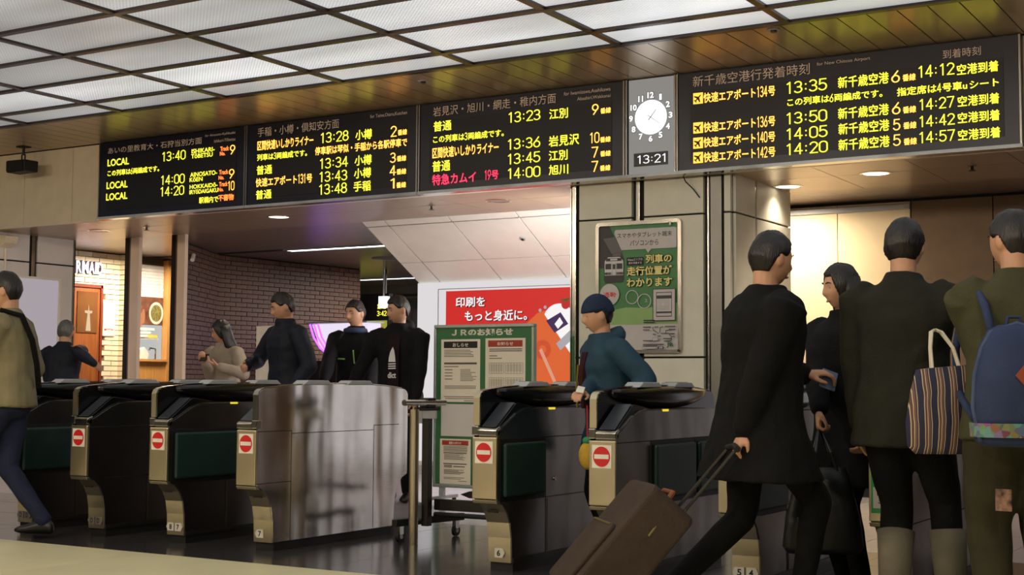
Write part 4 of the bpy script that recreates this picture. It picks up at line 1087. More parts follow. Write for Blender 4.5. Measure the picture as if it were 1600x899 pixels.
# wheeled barrier across the wide passage
wb = thing('wheeled_barrier', 'steel wheeled barrier beside the stainless gate side and notice board', 'barrier', (-5.0, 7.3, 0))
obj('base_bar', MB().loft([[Vector((p[0]+dx, p[1], z)) for dx, z in ((-.02, .10), (.02, .10), (.02, .145), (-.02, .145))] for p in ((-5.14, 7.10), (-5.04, 7.72))]), GUNMETAL, wb, bevel=.004)
for y, x in ((7.15, -5.13), (7.66, -5.05)):
    c = obj('caster_fork', MB().box(x-.014, x+.014, y-.02, y+.02, .05, .10), CHROME, wb)
    obj('wheel', MB().disc((y, .036, x), .036, 'x', .022, 18), BLACKM, c)
    obj('hub', MB().disc((y, .036, x), .014, 'x', .028, 12), GREYP, c)
obj('post', MB().box(-5.035, -4.985, 7.24, 7.29, .10, .885), GUNMETAL, wb, bevel=.004)
obj('bracket', MB().box(-5.03, -4.93, 7.235, 7.255, .77, .82), GREYP, wb, bevel=.003)
obj('bracket', MB().box(-5.12, -5.03, 7.235, 7.255, .74, .82), GREYP, wb, bevel=.003)
obj('upper_rail', MB().tube([(-4.995, 6.99, .872), (-4.985, 7.42, .868)], .019, 12), CHROME, wb)
obj('upper_rail', MB().tube([(-5.0, 7.12, .832), (-4.99, 7.36, .83)], .012, 10), GUNMETAL, wb)
obj('rail_stop', MB().box(-5.045, -4.975, 7.22, 7.31, .84, .90), BLACKM, wb, bevel=.006)
obj('lower_board', MB().box(-5.0, -4.02, 7.33, 7.36, .195, .265), GUNMETAL, wb, bevel=.004)
obj('lower_rail', MB().tube([(-5.0, 7.34, .168), (-4.02, 7.34, .168)], .015, 10), GUNMETAL, wb)
obj('side_rod', MB().tube([(-5.09, 7.2, .14), (-5.09, 7.2, .80)], .009, 8), CHROME, wb)
obj('foot_clamp', MB().box(-5.10, -5.03, 7.18, 7.26, .13, .25), GREYP, wb, bevel=.02)
tag(obj('floor_post', MB().tube([(-4.995, 7.10, 0), (-4.995, 7.10, .83)], .03, 18), STEELW), 'round steel post on the floor between stainless gate and wheeled barrier', 'post')
fa_ = thing('barrier_blade', 'dark blade-like flap showing just above the barrier board', 'flap', (-4.85, 7.9, 0))
obj('blade', MB().prism([(-5.07, .262), (-5.0, .285), (-4.3, .285), (-4.3, .24), (-5.0, .24)], 7.74, 7.79, 'y'), GUNMETAL, fa_)
obj('stem', MB().box(-4.36, -4.30, 7.74, 7.79, 0, .26), GUNMETAL, fa_)

# ================================================================ PEOPLE
SKIN = mat('skin', (196, 148, 118), 0.5, var=0.06, scale=20)
EYEW = mat('eye white', (225, 220, 214), 0.25)
IRIS = mat('dark iris', (26, 18, 14), 0.2)
HAIRB = mat('black hair', (22, 18, 17), 0.42, var=0.3, scale=40, bump=.4, bscale=180, stretch=(1, 1, .15))
LIPS = mat('lips', (172, 108, 96), 0.5)
BROW = mat('eyebrow', (30, 24, 22), 0.6)
def cloth(name, rgb, rough=.85, var=.15): return mat(name, rgb, rough, var=var, scale=7, bump=.35, bscale=90, spec=.22)
TEX = bpy.data.textures.new('cloth folds', 'CLOUDS'); TEX.noise_scale = .13; TEX.noise_depth = 1
TEXQ = bpy.data.textures.new('quilt folds', 'WOOD'); TEXQ.wood_type = 'BANDNOISE'; TEXQ.noise_scale = .12; TEXQ.turbulence = 2
def g(x, s): return math.exp(-(x/s)**2)
def headpt(d):
    az = math.atan2(d.x, d.y); el = math.asin(max(-1, min(1, d.z)))
    p = Vector((d.x*.077, d.y*.096, d.z*.118))
    if d.z < 0:
        t = -d.z; p.x *= 1 - .26*t*t
        if d.y < 0: p.y *= 1 - .42*t
    if d.y > 0:
        p.y += .024*g(az, .17)*g(el+.24, .15) + .011*g(az, .12)*g(el+.03, .2)
        p.y -= .010*g(abs(az)-.38, .19)*g(el-.02, .11)
        p.y += .005*g(abs(az)-.3, .32)*g(el-.18, .08)
        p.y += .007*g(az, .30)*g(el+.58, .08) - .005*g(az, .26)*g(el+.635, .028)
        p.y += .010*g(az, .34)*g(el+.98, .2)
    return p
def ik(A, T, l1, l2, hint):
    v = T - A; d = min(v.length, (l1+l2)*.999); u = v.normalized()
    a = (l1*l1 - l2*l2 + d*d)/(2*d); h = math.sqrt(max(0, l1*l1 - a*a))
    hp = hint - u*hint.dot(u); hp = hp.normalized() if hp.length > 1e-4 else Vector((0,0,1))
    return A + u*a + hp*h, A + u*d
def hand_mb(mb, W, d, n, side, s, curl=.5, thumb=.5):
    """W wrist, d finger direction, n palm normal; side +1 right hand, -1 left"""
    d = d.normalized(); n = (n - d*n.dot(d)).normalized(); x = d.cross(n)*side     # x towards the thumb
    def P(a, b, c): return W + (d*a + x*b + n*c)*s
    rings = []
    for a, w_, t_ in ((-.012, .026, .019), (.015, .032, .018), (.05, .040, .016), (.082, .041, .013), (.092, .036, .009)):
        rings.append([P(a, w_*math.cos(q), t_*math.sin(q)) for q in (2*pi*k/12 for k in range(12))])
    mb.loft(rings)
    for b, L, r in ((.029, .068, .0088), (.0095, .077, .0092), (-.0105, .071, .0088), (-.029, .056, .0078)):
        pts = [P(.070, b, 0), P(.088, b*1.04, .001)]
        ang = 0; a, c = .088, .001
        for k, q in enumerate((.45, .30, .25)):
            ang += curl*(.75, .95, .6)[k]
            a += L*q*math.cos(ang); c += L*q*math.sin(ang)
            pts.append(P(a, b*(1.06 - .1*k*curl), c))
        mb.tube(pts, [r*s, r*s*1.02, r*s, r*s*.94, r*s*.85], 8, True)
    a0 = .9 - .35*thumb
    pts = [P(.018, .022, .006), P(.040, .046, .010+.012*thumb), P(.064, .058-.018*thumb, .016+.026*thumb), P(.084, .060-.034*thumb, .020+.036*thumb)]
    mb.tube(pts, [.013*s, .0115*s, .0100*s, .0085*s], 8, True)
def rnd(P, C, rx, ry, up=Vector((0,0,1)), n=18, yaw=0, sq=2.3):
    """superellipse ring around C in the plane across up"""
    up = up.normalized(); X = Vector((1,0,0)); X = (X - up*X.dot(up)).normalized(); Y = up.cross(X)
    out = []
    for k in range(n):
        a = 2*pi*k/n; c, s_ = math.cos(a), math.sin(a)
        m_ = (abs(c)**sq + abs(s_)**sq)**(-1/sq)
        out.append(C + (X*(rx*c) + Y*(ry*s_))*m_)
    return out
def remesh(o, vox, smooth=3, disp=0.0, tex=None):
    m = o.modifiers.new('remesh', 'REMESH'); m.mode = 'VOXEL'; m.voxel_size = vox; m.use_smooth_shade = True
    if smooth:
        q = o.modifiers.new('smooth', 'SMOOTH'); q.iterations = smooth; q.factor = .5
    if disp:
        k = o.modifiers.new('folds', 'DISPLACE'); k.texture = tex or TEX; k.strength = disp; k.mid_level = .5; k.texture_coords = 'LOCAL'
def person(label, loc, face, h, coat, trousers, shoes, hem=.10, flare=1.0, lean=.04, twist=0, hands=None, feet=None, hip=None,
           yaw=0, pitch=-.05, hair='short', hairm=None, vox=.0062, curl=(.6, .6), collar=.04, bulk=1.0, hood=False,
           skinm=None, elbow=None, disp=.022, tex=None, leg=1.0, handdir=None, cap=None, headoff=None, tilt=0.0):
    s = h/1.72
    fx, fy = face; L_ = math.hypot(fx, fy); fx /= L_; fy /= L_
    rot = math.atan2(-fx, fy)
    inv = Matrix.Rotation(-rot, 3, 'Z')
    def loc_of(p): return inv @ (Vector(p) - Vector((loc[0], loc[1], 0)))
    V_ = Vector
    feet = [loc_of(f) for f in feet] if feet else [V_((-.09*s, .04, 0)), V_((.09*s, -.03, 0))]
    Hc = V_((0, 0, (hip or .925)*s))
    up = V_((math.sin(tilt), math.sin(lean), math.cos(lean)*math.cos(tilt))).normalized()
    N = Hc + up*.525*s
    X = V_((math.cos(twist), math.sin(twist), 0))
    sh = [N - up*.055*s - X*.178*s*min(bulk, 1.1), N - up*.055*s + X*.178*s*min(bulk, 1.1)]
    HD = N + V_((0, .03*s + math.sin(lean)*.05, .165*s)) + (V_(headoff) if headoff else V_((0,0,0)))
    if hands is None: hands = [None, None]
    W = []; E = []
    for k in (0, 1):
        sd_ = -1 if k == 0 else 1
        T = loc_of(hands[k]) if hands[k] is not None else V_((sd_*.24*s, .03, .80*s))
        hint = V_(elbow[k]) if elbow and elbow[k] else V_((sd_*.5, -.8, -.25))
        e, t = ik(sh[k], T, .295*s, .255*s, hint); E.append(e); W.append(t)
    hj = [Hc + V_((-.088*s, 0, -.03*s)), Hc + V_((.088*s, 0, -.03*s))]
    K = []; A = []
    for k in (0, 1):
        an = feet[k] + V_((0, -.02, .085*s))
        e, t = ik(hj[k], an, .425*s, .42*s, V_((0, 1, .1))); K.append(e); A.append(t)
    # ---- skin: one continuous body
    b = MB()
    HM = Matrix.Translation(HD) @ Matrix.Rotation(yaw, 4, 'Z') @ Matrix.Rotation(pitch, 4, 'X') @ Matrix.Scale(s, 4)
    hm = MB().ell((0,0,0), (1,1,1), 48, 32, lambda d, p: headpt(d)).xf(HM); b.add(hm.v, hm.f)
    for sd_ in (-1, 1):
        em = MB().ell((sd_*.078, -.008, -.005), (.010, .021, .033), 10, 8).xf(HM); b.add(em.v, em.f)
    b.tube([N - up*.07*s, N + up*.03*s, HD + V_((0, -.028*s, -.05*s))], [.066*s, .056*s, .055*s], 14, True)
    b.loft([rnd(None, Hc + up*t*s, rx*s, ry*s, up) for t, rx, ry in ((-.10, .12, .09), (0, .15, .105), (.18, .13, .095), (.36, .15, .105), (.47, .14, .08), (.53, .06, .055))])
    for k in (0, 1):
        b.tube([sh[k], E[k]], [.046*s, .038*s], 12, True)
        b.tube([E[k], W[k]], [.038*s, .0285*s], 12, True)
        dv = (W[k]-E[k]).normalized()
        nv = V_((1 if k == 0 else -1, .25, 0))
        if handdir and handdir[k]: dv = (dv*.35 + inv @ V_(handdir[k][0])).normalized(); nv = inv @ V_(handdir[k][1])
        hmb = MB(); hand_mb(hmb, W[k] + dv*.012, dv, nv, 1 if k == 1 else -1, s*1.02, curl[k]); b.add(hmb.v, hmb.f)
        b.tube([hj[k], K[k]], [.075*s, .05*s], 12, True); b.tube([K[k], A[k]], [.05*s, .034*s], 12, True)
    P = obj('person', b, skinm or SKIN, None, local=True)
    P.location = (loc[0], loc[1], 0); P.rotation_euler = (0, 0, rot)
    tag(P, label, 'person', 'people at the gates')
    remesh(P, vox, 2)
    def part(name, mb, m, vx=None, dp=0, tx=None, sm=4):
        o = obj(name, mb, m, P, local=True, smooth=True)
        if vx: remesh(o, vx, sm, dp, tx)
        return o
    # ---- face pieces
    for sd_ in (-1, 1):
        e = part('eye', MB().ell((sd_*.030, .0712, .004), (.012, .0105, .0082), 12, 8).xf(HM), EYEW)
        part('iris', MB().ell((sd_*.030, .0795, .003), (.0055, .003, .0062), 10, 6).xf(HM), IRIS)
        part('eyebrow', MB().tube([(sd_*.014, .0955, .026), (sd_*.031, .0925, .032), (sd_*.049, .0825, .027)], [.003, .0038, .002], 6).xf(HM), BROW)
    part('lips', MB().ell((0, .0855, -.067), (.020, .0075, .006), 12, 6).xf(HM), LIPS)
    # ---- hair
    hmat = hairm or HAIRB
    def hairfn(d, p):
        az = abs(math.atan2(d.x, d.y)); el = math.asin(max(-1, min(1, d.z)))
        line = .50 if az < .75 else (.50 - (az-.75)*.95 if az < 1.2 else (.07 if az < 1.62 else max(-.60, .07 - (az-1.62)*1.15)))
        if hair == 'long': line = .50 if az < .6 else (.50 - (az-.6)*2.2 if az < 1.1 else -.75)
        q = headpt(d)
        if d.y > 0 and el > .1: q = V_((d.x*.077, d.y*.096, d.z*.118))
        k = 1.13 if hair == 'short' else 1.14
        k += .045*noise.noise(d*3.3) + .02*noise.noise(Vector((d.x*16, d.y*16, d.z*4)))
        o_ = V_((q.x*k, q.y*k, q.z*(k-.01)))
        t = max(0, min(1, (el-line)/.14 + .2))
        return q*.86*(1-t) + o_*t
    if hair in ('short', 'long'):
        part('hair', MB().ell((0,0,0), (1,1,1), 80, 52, hairfn).xf(HM), hmat)
    if hair == 'long':
        rr = [[V_((.088*math.cos(a)*w_, -.018 + .078*math.sin(a)*w_ - .012*(z < -.1), z)) for a in [pi*.86 + pi*1.28*i/14 for i in range(15)]] + [V_((.070*math.cos(a)*w_, -.012 + .058*math.sin(a)*w_, z)) for a in [pi*2.14 - pi*1.28*i/14 for i in range(15)]] for z, w_ in ((.05, 1.05), (-.03, 1.1), (-.10, 1.12), (-.17, 1.12), (-.235, 1.0))]
        part('hair_length', MB().loft(rr).xf(HM), hmat)
    if cap:
        part('cap', MB().ell((0,-.004,.012), (1,1,1), 36, 24, lambda d, p: (V_((d.x*.092, d.y*.112, max(d.z, -.05)*.128)) if d.z > .12 or d.y < -.2 else V_((d.x*.06, d.y*.07, d.z*.09)))).xf(HM), cap)
    # ---- coat
    c = MB()
    f = bulk
    lo = V_((0, 0, -1))
    rg = []
    nh = 3
    for k in range(nh+1):
        t = 1 - k/nh
        rg.append(rnd(None, Hc + lo*hem*s*t, (.182 + .03*flare*t*min(1, hem/.2))*s*f, (.132 + .03*flare*t*min(1, hem/.2))*s*f, V_((0,0,1)).lerp(up, 1-t)))
    for t, rx, ry in ((.10, .172, .128), (.22, .168, .124), (.36, .186, .134), (.45, .188, .118), (.50, .14, .092), (.535, .082, .078)):
        rg.append(rnd(None, Hc + up*t*s, rx*s*f, ry*s*f, up))
    rg.append(rnd(None, N + up*(.01+collar)*s + V_((0,.012,0)), .074*s, .074*s, up))
    c.loft(rg)
    for k in (0, 1):
        dv = (W[k]-E[k]).normalized()
        c.ell(sh[k] - X*.022*s*(1 if k else -1) - V_((0,0,.006)), (.068*s*f, .074*s*f, .062*s*f), 16, 10)
        c.tube([sh[k] - X*.02*s*(1 if k else -1), sh[k], sh[k].lerp(E[k], .5), E[k]], [.07*s*f, .074*s*f, .066*s*f, .060*s*f], 14, True)
        c.tube([E[k], E[k].lerp(W[k], .5), W[k] - dv*.004], [.060*s*f, .055*s*f, .044*s*f], 14, True)
    if hood:
        c.tube([N + V_((-.09, .0, .0))*s, N + V_((-.06, -.085, .03))*s, N + V_((0, -.115, .045))*s, N + V_((.06, -.085, .03))*s, N + V_((.09, .0, .0))*s], [.035*s, .05*s, .055*s, .05*s, .035*s], 12, True)
    part('coat', c, coat, .011, disp, tex)
    # ---- trousers and shoes
    t_ = MB()
    t_.loft([rnd(None, Hc + up*q*s, rx*s, ry*s, up) for q, rx, ry in ((-.13, .10, .09), (-.08, .165, .118), (0, .168, .12), (.08, .15, .105), (.10, .12, .09))])
    for k in (0, 1):
        t_.tube([hj[k], hj[k].lerp(K[k], .5), K[k]], [.098*s*leg, .086*s*leg, .066*s*leg], 14, True)
        t_.tube([K[k], K[k].lerp(A[k], .35), A[k]], [.066*s*leg, .062*s*leg, .05*s*leg], 14, True)
    part('trousers', t_, trousers, .011, .012)
    for k in (0, 1):
        fpos = V_((A[k].x, A[k].y, A[k].z - .085*s)); tw = .12*(-1 if k == 0 else 1)
        rgs = []
        for y, w_, z0, z1 in ((-.085, .022, .012, .06), (-.07, .034, .0, .085), (-.02, .037, .0, .105), (.03, .037, .0, .085), (.09, .043, .0, .062), (.14, .04, .003, .05), (.172, .018, .012, .034)):
            r = []
            for i in range(12):
                a = 2*pi*i/12; xx = w_*math.cos(a); zz = (z0+z1)/2 + (z1-z0)/2*math.sin(a)
                xr, yr = xx + y*math.sin(tw), y*math.cos(tw) + .02
                r.append(fpos + V_((xr, yr, zz))*s)
            rgs.append(r)
        part('shoe', MB().loft(rgs), shoes)
    return P, dict(N=N, H=Hc, up=up, W=W, HM=HM, s=s, X=X, sh=sh, E=E, A=A, K=K, rot=rot)
def towards(P):  # world placement of person's local frame
    return Matrix.Translation(P.location) @ Matrix.Rotation(P.rotation_euler.z, 4, 'Z')

BLK = cloth('black wool', (11, 11, 12)); BLK2 = cloth('soft black cotton', (19, 19, 22)); NAVY = cloth('navy padded nylon', (26, 30, 42), .6)
KHAKI = cloth('khaki padded nylon', (128, 120, 92), .7); GREYK = cloth('grey fleece', (150, 138, 122)); TEALB = cloth('dark teal blue coat', (38, 66, 84), .7)
OLIVE = cloth('olive cotton', (66, 66, 44)); DOLIVE = cloth('dark olive wool', (34, 35, 27)); JEANS = cloth('navy denim', (34, 40, 64)); DTR = cloth('black trousers', (12, 12, 13))
OTR = cloth('olive trousers', (54, 52, 36)); SHOE = mat('black leather', (20, 19, 18), .4); BOOT = cloth('grey suede boot', (110, 106, 92)); SHOEB = mat('brown leather', (54, 38, 28), .45)
GREYH = mat('grey hair', (96, 98, 96), .5, var=.3, scale=40)

# 1 man at the left edge, walking out of frame
p1, j1 = person('person in a khaki padded jacket and jeans walking at the left edge', (-7.29, 5.93), (-.856, -.518), 1.69, KHAKI, JEANS, SHOE, hem=.06, bulk=1.12,
    hands=[(-7.44, 5.74, .86), (-7.42, 6.05, .86)], feet=[(-7.52, 5.81, .02), (-7.12, 6.05, .03)], hip=.90, tex=None, disp=.02, curl=(.8, .8))
# strap of his bag
t1 = towards(p1)
bs = MB()
stp = [(-.10, .11, 1.30), (-.115, .03, 1.435), (-.10, -.09, 1.40), (-.075, -.15, 1.25), (-.03, -.168, 1.10), (.03, -.165, .95)]
pts = [t1 @ Vector(q) for q in stp]
tag(obj('bag_strap', bs.tube(pts, .018, 8), BLK), 'dark shoulder strap over the khaki jacket at the left edge', 'strap')
# 2 grey-haired person with back turned
p2, j2 = person('grey-haired person in a dark jacket, back turned, before the shop', (-10.95, 9.5), (-.45, .9), 1.58, NAVY, DTR, SHOE, vox=.008, hairm=GREYH,
    hands=[(-11.15, 9.75, .95), (-10.62, 9.62, 1.16)], bulk=1.08, lean=.12)
# 3 woman leaning by the brown bricks with a phone
p3, j3 = person('woman in a grey sweater looking down at a phone by the bricks', (-9.30, 10.05), (-.05, -1.0), 1.57, GREYK, DTR, SHOEB, vox=.0068, hair='long', yaw=-.75, pitch=-.28,
    hands=[(-9.10, 9.77, 1.13), (-9.28, 9.76, 1.16)], bulk=1.08, handdir=[((-.6, -.3, .35), (0, 0, 1)), ((.15, -.4, .3), (0, 0, 1))], curl=(.5, .8), hem=.12)
ph = obj('phone', MB().box(-.034, .034, -.07, .07, -.004, .004), mat('dark phone glass', (24, 26, 30), .2), None, bevel=.002)
ph.location = (-9.225, 9.69, 1.215); ph.rotation_euler = (.5, 0, .5); tag(ph, 'dark phone in the hands of the woman in grey', 'phone')
# 4 man in dark jacket looking down
p4, j4 = person('man in a dark high-collared jacket looking down, left of stainless gate side', (-7.60, 8.97), (-.35, -.94), 1.72, NAVY, DTR, SHOE, yaw=-.35, pitch=-.32,
    hands=[(-7.38, 8.75, .93), (-7.90, 8.80, 1.12)], bulk=1.10, collar=.055, curl=(.5, .8), elbow=[None, (.7, -.4, -.2)])
# 5 man in black jacket with bright zips
p5, j5 = person('man in a black jacket with pale green zips, between the two other men', (-7.71, 10.05), (.25, -.97), 1.715, BLK2, DTR, SHOE, yaw=-.3, pitch=-.1,
    hands=[(-7.45, 9.80, .80), (-7.74, 9.60, .98)], bulk=1.1, handdir=[None, ((0, -.2, -1), (.3, -1, 0))])
t5 = towards(p5)
ZIP = mat('pale green zip tape', (150, 200, 110), .5)
for k, (a, b) in enumerate((((-.03, .158, 1.28), (-.045, .162, 1.16)), ((.045, .165, 1.20), (.14, .145, 1.205)), ((-.05, .166, 1.14), (-.075, .164, 1.0)), ((-.12, .150, 1.21), (-.19, .10, 1.26)))):
    o = obj('zip', MB().tube([Vector(a), Vector(b)], .0065, 6), ZIP, p5, local=True)
obj('scarf', MB().tube([j5['N'] + Vector((.085*math.cos(a), .02 + .085*math.sin(a), .012)) for a in [2*pi*i/14 for i in range(15)]], .026, 8), cloth('blue grey scarf', (58, 70, 96)), p5, local=True, smooth=True)
# 6 man with three-stripe T-shirt
p6, j6 = person('man in a black open hoodie over a tee with white leaf print', (-6.91, 9.60), (.30, -.95), 1.71, BLK2, DTR, SHOE, yaw=-.8, pitch=-.18,
    hands=[(-6.68, 9.50, .82), (-7.20, 9.30, .92)], bulk=1.08, hood=True)
tee = obj('tee_panel', MB().loft([[Vector((x, y, z)) for x, y in ((-.05, d), (.045, d), (.045, d-.05), (-.05, d-.05))] for z, d in ((1.39, .135), (1.27, .175), (1.15, .186), (1.0, .186), (.92, .184))]), cloth('dark maroon tee', (30, 16, 20)), p6, local=True)
TW = mat('white tee print', (222, 220, 220), .7)
def tp(poly, name='print'):
    return obj(name, MB().prism(poly,   .187, .1905, 'y'), TW, p6, local=True)
def tpx(x): return -x      # seen from the front, his left is our right
tp([(.0, 1.29), (.022, 1.25), (.034, 1.20), (.036, 1.165), (-.024, 1.165), (-.02, 1.21), (-.012, 1.26)])
for k in range(3): tp([(-.026, 1.155-.019*k), (.038, 1.153-.019*k), (.038, 1.143-.019*k), (-.026, 1.145-.019*k)])
gl = glyphs('dict', .03)
sx = .072/(gl[3]-gl[2]); sz = .05/(gl[5]-gl[4])
me_ = bpy.data.meshes.new('lettering'); me_.from_pydata([(.042 - (v[0]-gl[2])*sx, .1912, 1.03 + (v[1]-gl[4])*sz) for v in gl[0]], [], gl[1]); me_.materials.append(TW)
link('lettering', me_, p6)
# 7 child in hooded blue coat at the gate
p7, j7 = person('short person in a hooded dark teal coat passing the gate', (-3.54, 6.93), (-.62, -.78), 1.47, TEALB, DTR, SHOE, yaw=-.15, pitch=-.18, hood=True, bulk=1.18, hem=.2,
    hands=[(-3.38, 6.70, .86), (-3.565, 6.66, .945)], lean=.12, cap=cloth('navy cap', (34, 46, 72)), handdir=[None, ((.1, -1, .1), (0, 0, -1))], vox=.0058)
t7 = towards(p7)
obj('shirt_front', MB().loft([[Vector((x, y, z)) for x, y in ((-w_, d), (w_, d), (w_, d-.05), (-w_, d-.05))] for z, d, w_ in ((1.17, .165, .03), (1.08, .185, .028), (.98, .190, .024), (.86, .175, .018))]), cloth('dark maroon shirt', (52, 20, 28)), p7, local=True)
obj('toggle_cord', MB().tube([(.085, .165, 1.10), (.095, .17, .98), (.10, .165, .86)], .007, 6), cloth('ochre cord', (130, 112, 50)), p7, local=True)
tk = obj('ticket', MB().box(-.02, .02, -.033, .033, -.0008, .0008), WHITE, None); tk.location = (-3.545, 6.575, .965); tk.rotation_euler = (.5, .2, .4)
tag(tk, 'small white ticket in the hand of the person in teal', 'ticket')
yb = thing('yellow_bag', 'small yellow bag with green cap hanging beside the gate front', 'bag', (-3.565, 6.655, .5))
obj('bag_body', MB().ell((-3.545, 6.655, .61), (.05, .04, .075), 16, 10), cloth('mustard cloth', (206, 168, 64)), yb, smooth=True)
obj('bag_top', MB().ell((-3.545, 6.655, .69), (.03, .025, .022), 14, 8), cloth('jade cloth', (70, 150, 106)), yb, smooth=True)
obj('bag_cord', MB().tube([(-3.545, 6.655, .71), (-3.55, 6.66, .88)], .004, 6), RED, yb)

# 8 man pulling a suitcase
p8, j8 = person('man in a long black coat pulling a suitcase, back half turned', (-2.219, 5.747), (.615, .72), 1.71, BLK, DTR, SHOE, hem=.27, flare=2.3, lean=.06, hip=.865, bulk=1.26,
    hands=[(-2.11, 6.0, 1.045), (-2.207, 5.535, .80)], feet=[(-2.54, 5.61, .05), (-2.08, 5.92, .0)], yaw=.1, pitch=-.12, vox=.0068,
    handdir=[((.9, .5, .1), (0, .2, -1)), ((-.35, -.2, -.9), (.6, .6, 0))], curl=(.75, 1.15), elbow=[(-.6, -.3, -.6), (.3, -.9, 0)])
HW = towards(p8) @ j8['W'][1]; HL = towards(p8) @ j8['W'][0]
# boot buckle strap, belt loop ring
bk = MB().tube([j8['A'][1] + Vector((.052*math.cos(a), .052*math.sin(a), .03)) for a in [2*pi*i/16 for i in range(17)]], .012, 6)
obj('boot_strap', bk, SHOE, p8, local=True)
obj('boot_buckle', MB().tube([j8['A'][1] + Vector((.060, q[0], .03+q[1])) for q in ((-.018,-.02), (.018,-.02), (.018,.02), (-.018,.02), (-.018,-.02))], .004, 6), CHROME, p8, local=True)
ps = obj('pass_case', MB().box(-.036, .036, -.05, .05, -.005, .005), mat('blue pass case', (92, 112, 150), .4), None, bevel=.003)
dl_ = Vector((.85, .5, .0)).normalized()
ps.location = HL + dl_*.115 + Vector((0, 0, -.025)); ps.rotation_euler = (1.0, .35, .55); tag(ps, 'blue pass case held out by the man in black coat', 'card case')
# suitcase
T_ = Vector((-2.50, 5.37, .52)); B_ = Vector((-2.80, 5.10, .065)); ax = (T_-B_).normalized()
sdv = Vector((.854, -.0, 0)); sdv = Vector((.62, .60, 0)); sdv = (sdv - ax*sdv.dot(ax)).normalized()
wv = ax.cross(Vector((0,0,1))).normalized(); dv2 = wv.cross(ax).normalized()
MS = Matrix((wv, dv2, ax)).transposed().to_4x4(); MS.translation = B_
sc = thing('suitcase', 'dark brown wheeled suitcase tilted behind the man in black coat', 'suitcase', B_)
LN = (T_-B_).length
SUIT = cloth('brown woven suitcase cloth', (66, 54, 46), .7)
b_ = obj('shell', MB().prism(rrect(-.19, .19, .03, LN, .05, 6), -.115, .115, 'y').xf(MS), SUIT, sc, bevel=.02, seg=3)
obj('front_pocket', MB().prism(rrect(-.15, .15, .06, LN*.62, .03, 5), .113, .135, 'y').xf(MS), SUIT, sc, bevel=.008)
obj('pocket_zip', MB().tube([(-.13, .137, LN*.60), (.13, .137, LN*.60)], .005, 6).xf(MS), mat('dull brass zip', (120, 108, 60), .4, .6), sc)
obj('top_zip', MB().tube([(-.19, .0, LN*.3), (-.192, .0, LN*.7), (-.17, 0, LN-.02), (0, 0, LN+.002), (.17, 0, LN-.02), (.192, 0, LN*.7)], .006, 6).xf(MS), mat('dull brass zip', (120, 108, 60), .4, .6), sc)
obj('carry_handle', MB().tube([(-.07, .0, LN-.005), (-.06, .0, LN+.035), (.06, .0, LN+.035), (.07, .0, LN-.005)], .012, 8).xf(MS), mat('tan leather handle', (128, 74, 44), .5), sc)
HP = HW + Vector((-.035, -.03, -.075))
HM_ = MS.inverted() @ HP
for q in (-.055, .055):
    obj('telescopic_rod', MB().tube([(q, -.09, LN*.8), (q, -.09, LN+.02), (HM_.x + q*.9, HM_.y, HM_.z-.02)], .008, 8).xf(MS), GUNMETAL, sc)
obj('handle_grip', MB().tube([(HM_.x-.062, HM_.y, HM_.z-.01), (HM_.x, HM_.y, HM_.z+.004), (HM_.x+.062, HM_.y, HM_.z-.01)], .014, 10).xf(MS), BLACKM, sc)
for q in (-.15, .15): obj('wheel', MB().disc((-.10, .0, q), .045, 'x', .025, 18).xf(MS), BLACKM, sc)

# 9 person in black with a black tote
p9, j9 = person('short person in black with a black tote, behind the blue pass', (-2.075, 6.56), (-.4, -.92), 1.56, BLK2, DTR, SHOE, hem=.35, flare=1.2, yaw=-.4, pitch=-.1, bulk=1.1,
    hands=[(-1.92, 6.40, .80), (-2.105, 6.20, .76)], handdir=[None, ((0, -.1, -1), (.8, .3, 0))], curl=(.6, 1.25), hair='long')
H9 = towards(p9) @ j9['W'][1]
tb = thing('black_tote', 'plain black tote bag hanging between suitcase man and olive coat', 'bag', (-2.08, 6.17, .24))
cx, cy = -2.082, 6.175
prof = [(.24, .165, .075), (.27, .185, .09), (.40, .17, .08), (.55, .13, .05), (.625, .105, .03)]
vx = Vector((.856, .517, 0)); vy = Vector((-.517, .856, 0))
obj('bag_body', MB().loft([[Vector((cx, cy, z)) + vx*a*math.cos(q)*(abs(math.cos(q))**-.3 if abs(math.cos(q)) > .05 else 1) + vy*b*math.sin(q) for q in [2*pi*i/20 for i in range(20)]] for z, a, b in prof]), mat('black leather tote', (18, 18, 19), .42, bump=.3, bscale=30), tb, smooth=True)
for off in (-.022, .022):
    obj('bag_strap', MB().tube([Vector((cx, cy, .61)) + vx*(-.06) + vy*off, Vector((cx, cy, .69)) + vx*(-.035) + vy*off, H9 + Vector((0,0,-.085)) + vy*off*.4, Vector((cx, cy, .69)) + vx*.035 + vy*off, Vector((cx, cy, .61)) + vx*.06 + vy*off], .0095, 8), mat('black leather strap', (18, 18, 19), .4), tb)
obj('ring', MB().tube([Vector((cx, cy, .585)) - vx*.085 - vy*.045 + Vector((.012*math.cos(a), 0, .012*math.sin(a))) for a in [2*pi*i/10 for i in range(11)]], .003, 6), CHROME, tb)

# 10 person in dark olive coat
p10, j10 = person('tall person in a dark olive coat and black trousers, back turned', (-1.625, 5.87), (-.05, 1.0), 1.69, DOLIVE, DTR, BOOT, hem=.17, flare=.7, bulk=1.14, vox=.008,
    hands=[(-1.83, 5.93, .82), (-1.60, 6.05, 1.15)], feet=[(-1.68, 5.90, .02), (-1.47, 6.03, .02)], elbow=[None, (.2, -1, -.1)], leg=1.08)
for k in (0, 1):
    a, kk = j10['A'][k], j10['K'][k]
    obj('boot_shaft', MB().tube([a + Vector((0,0,-.03)), a.lerp(kk, .5), a.lerp(kk, .70)], [.062, .074, .080], 16), BOOT, p10, local=True, smooth=True)
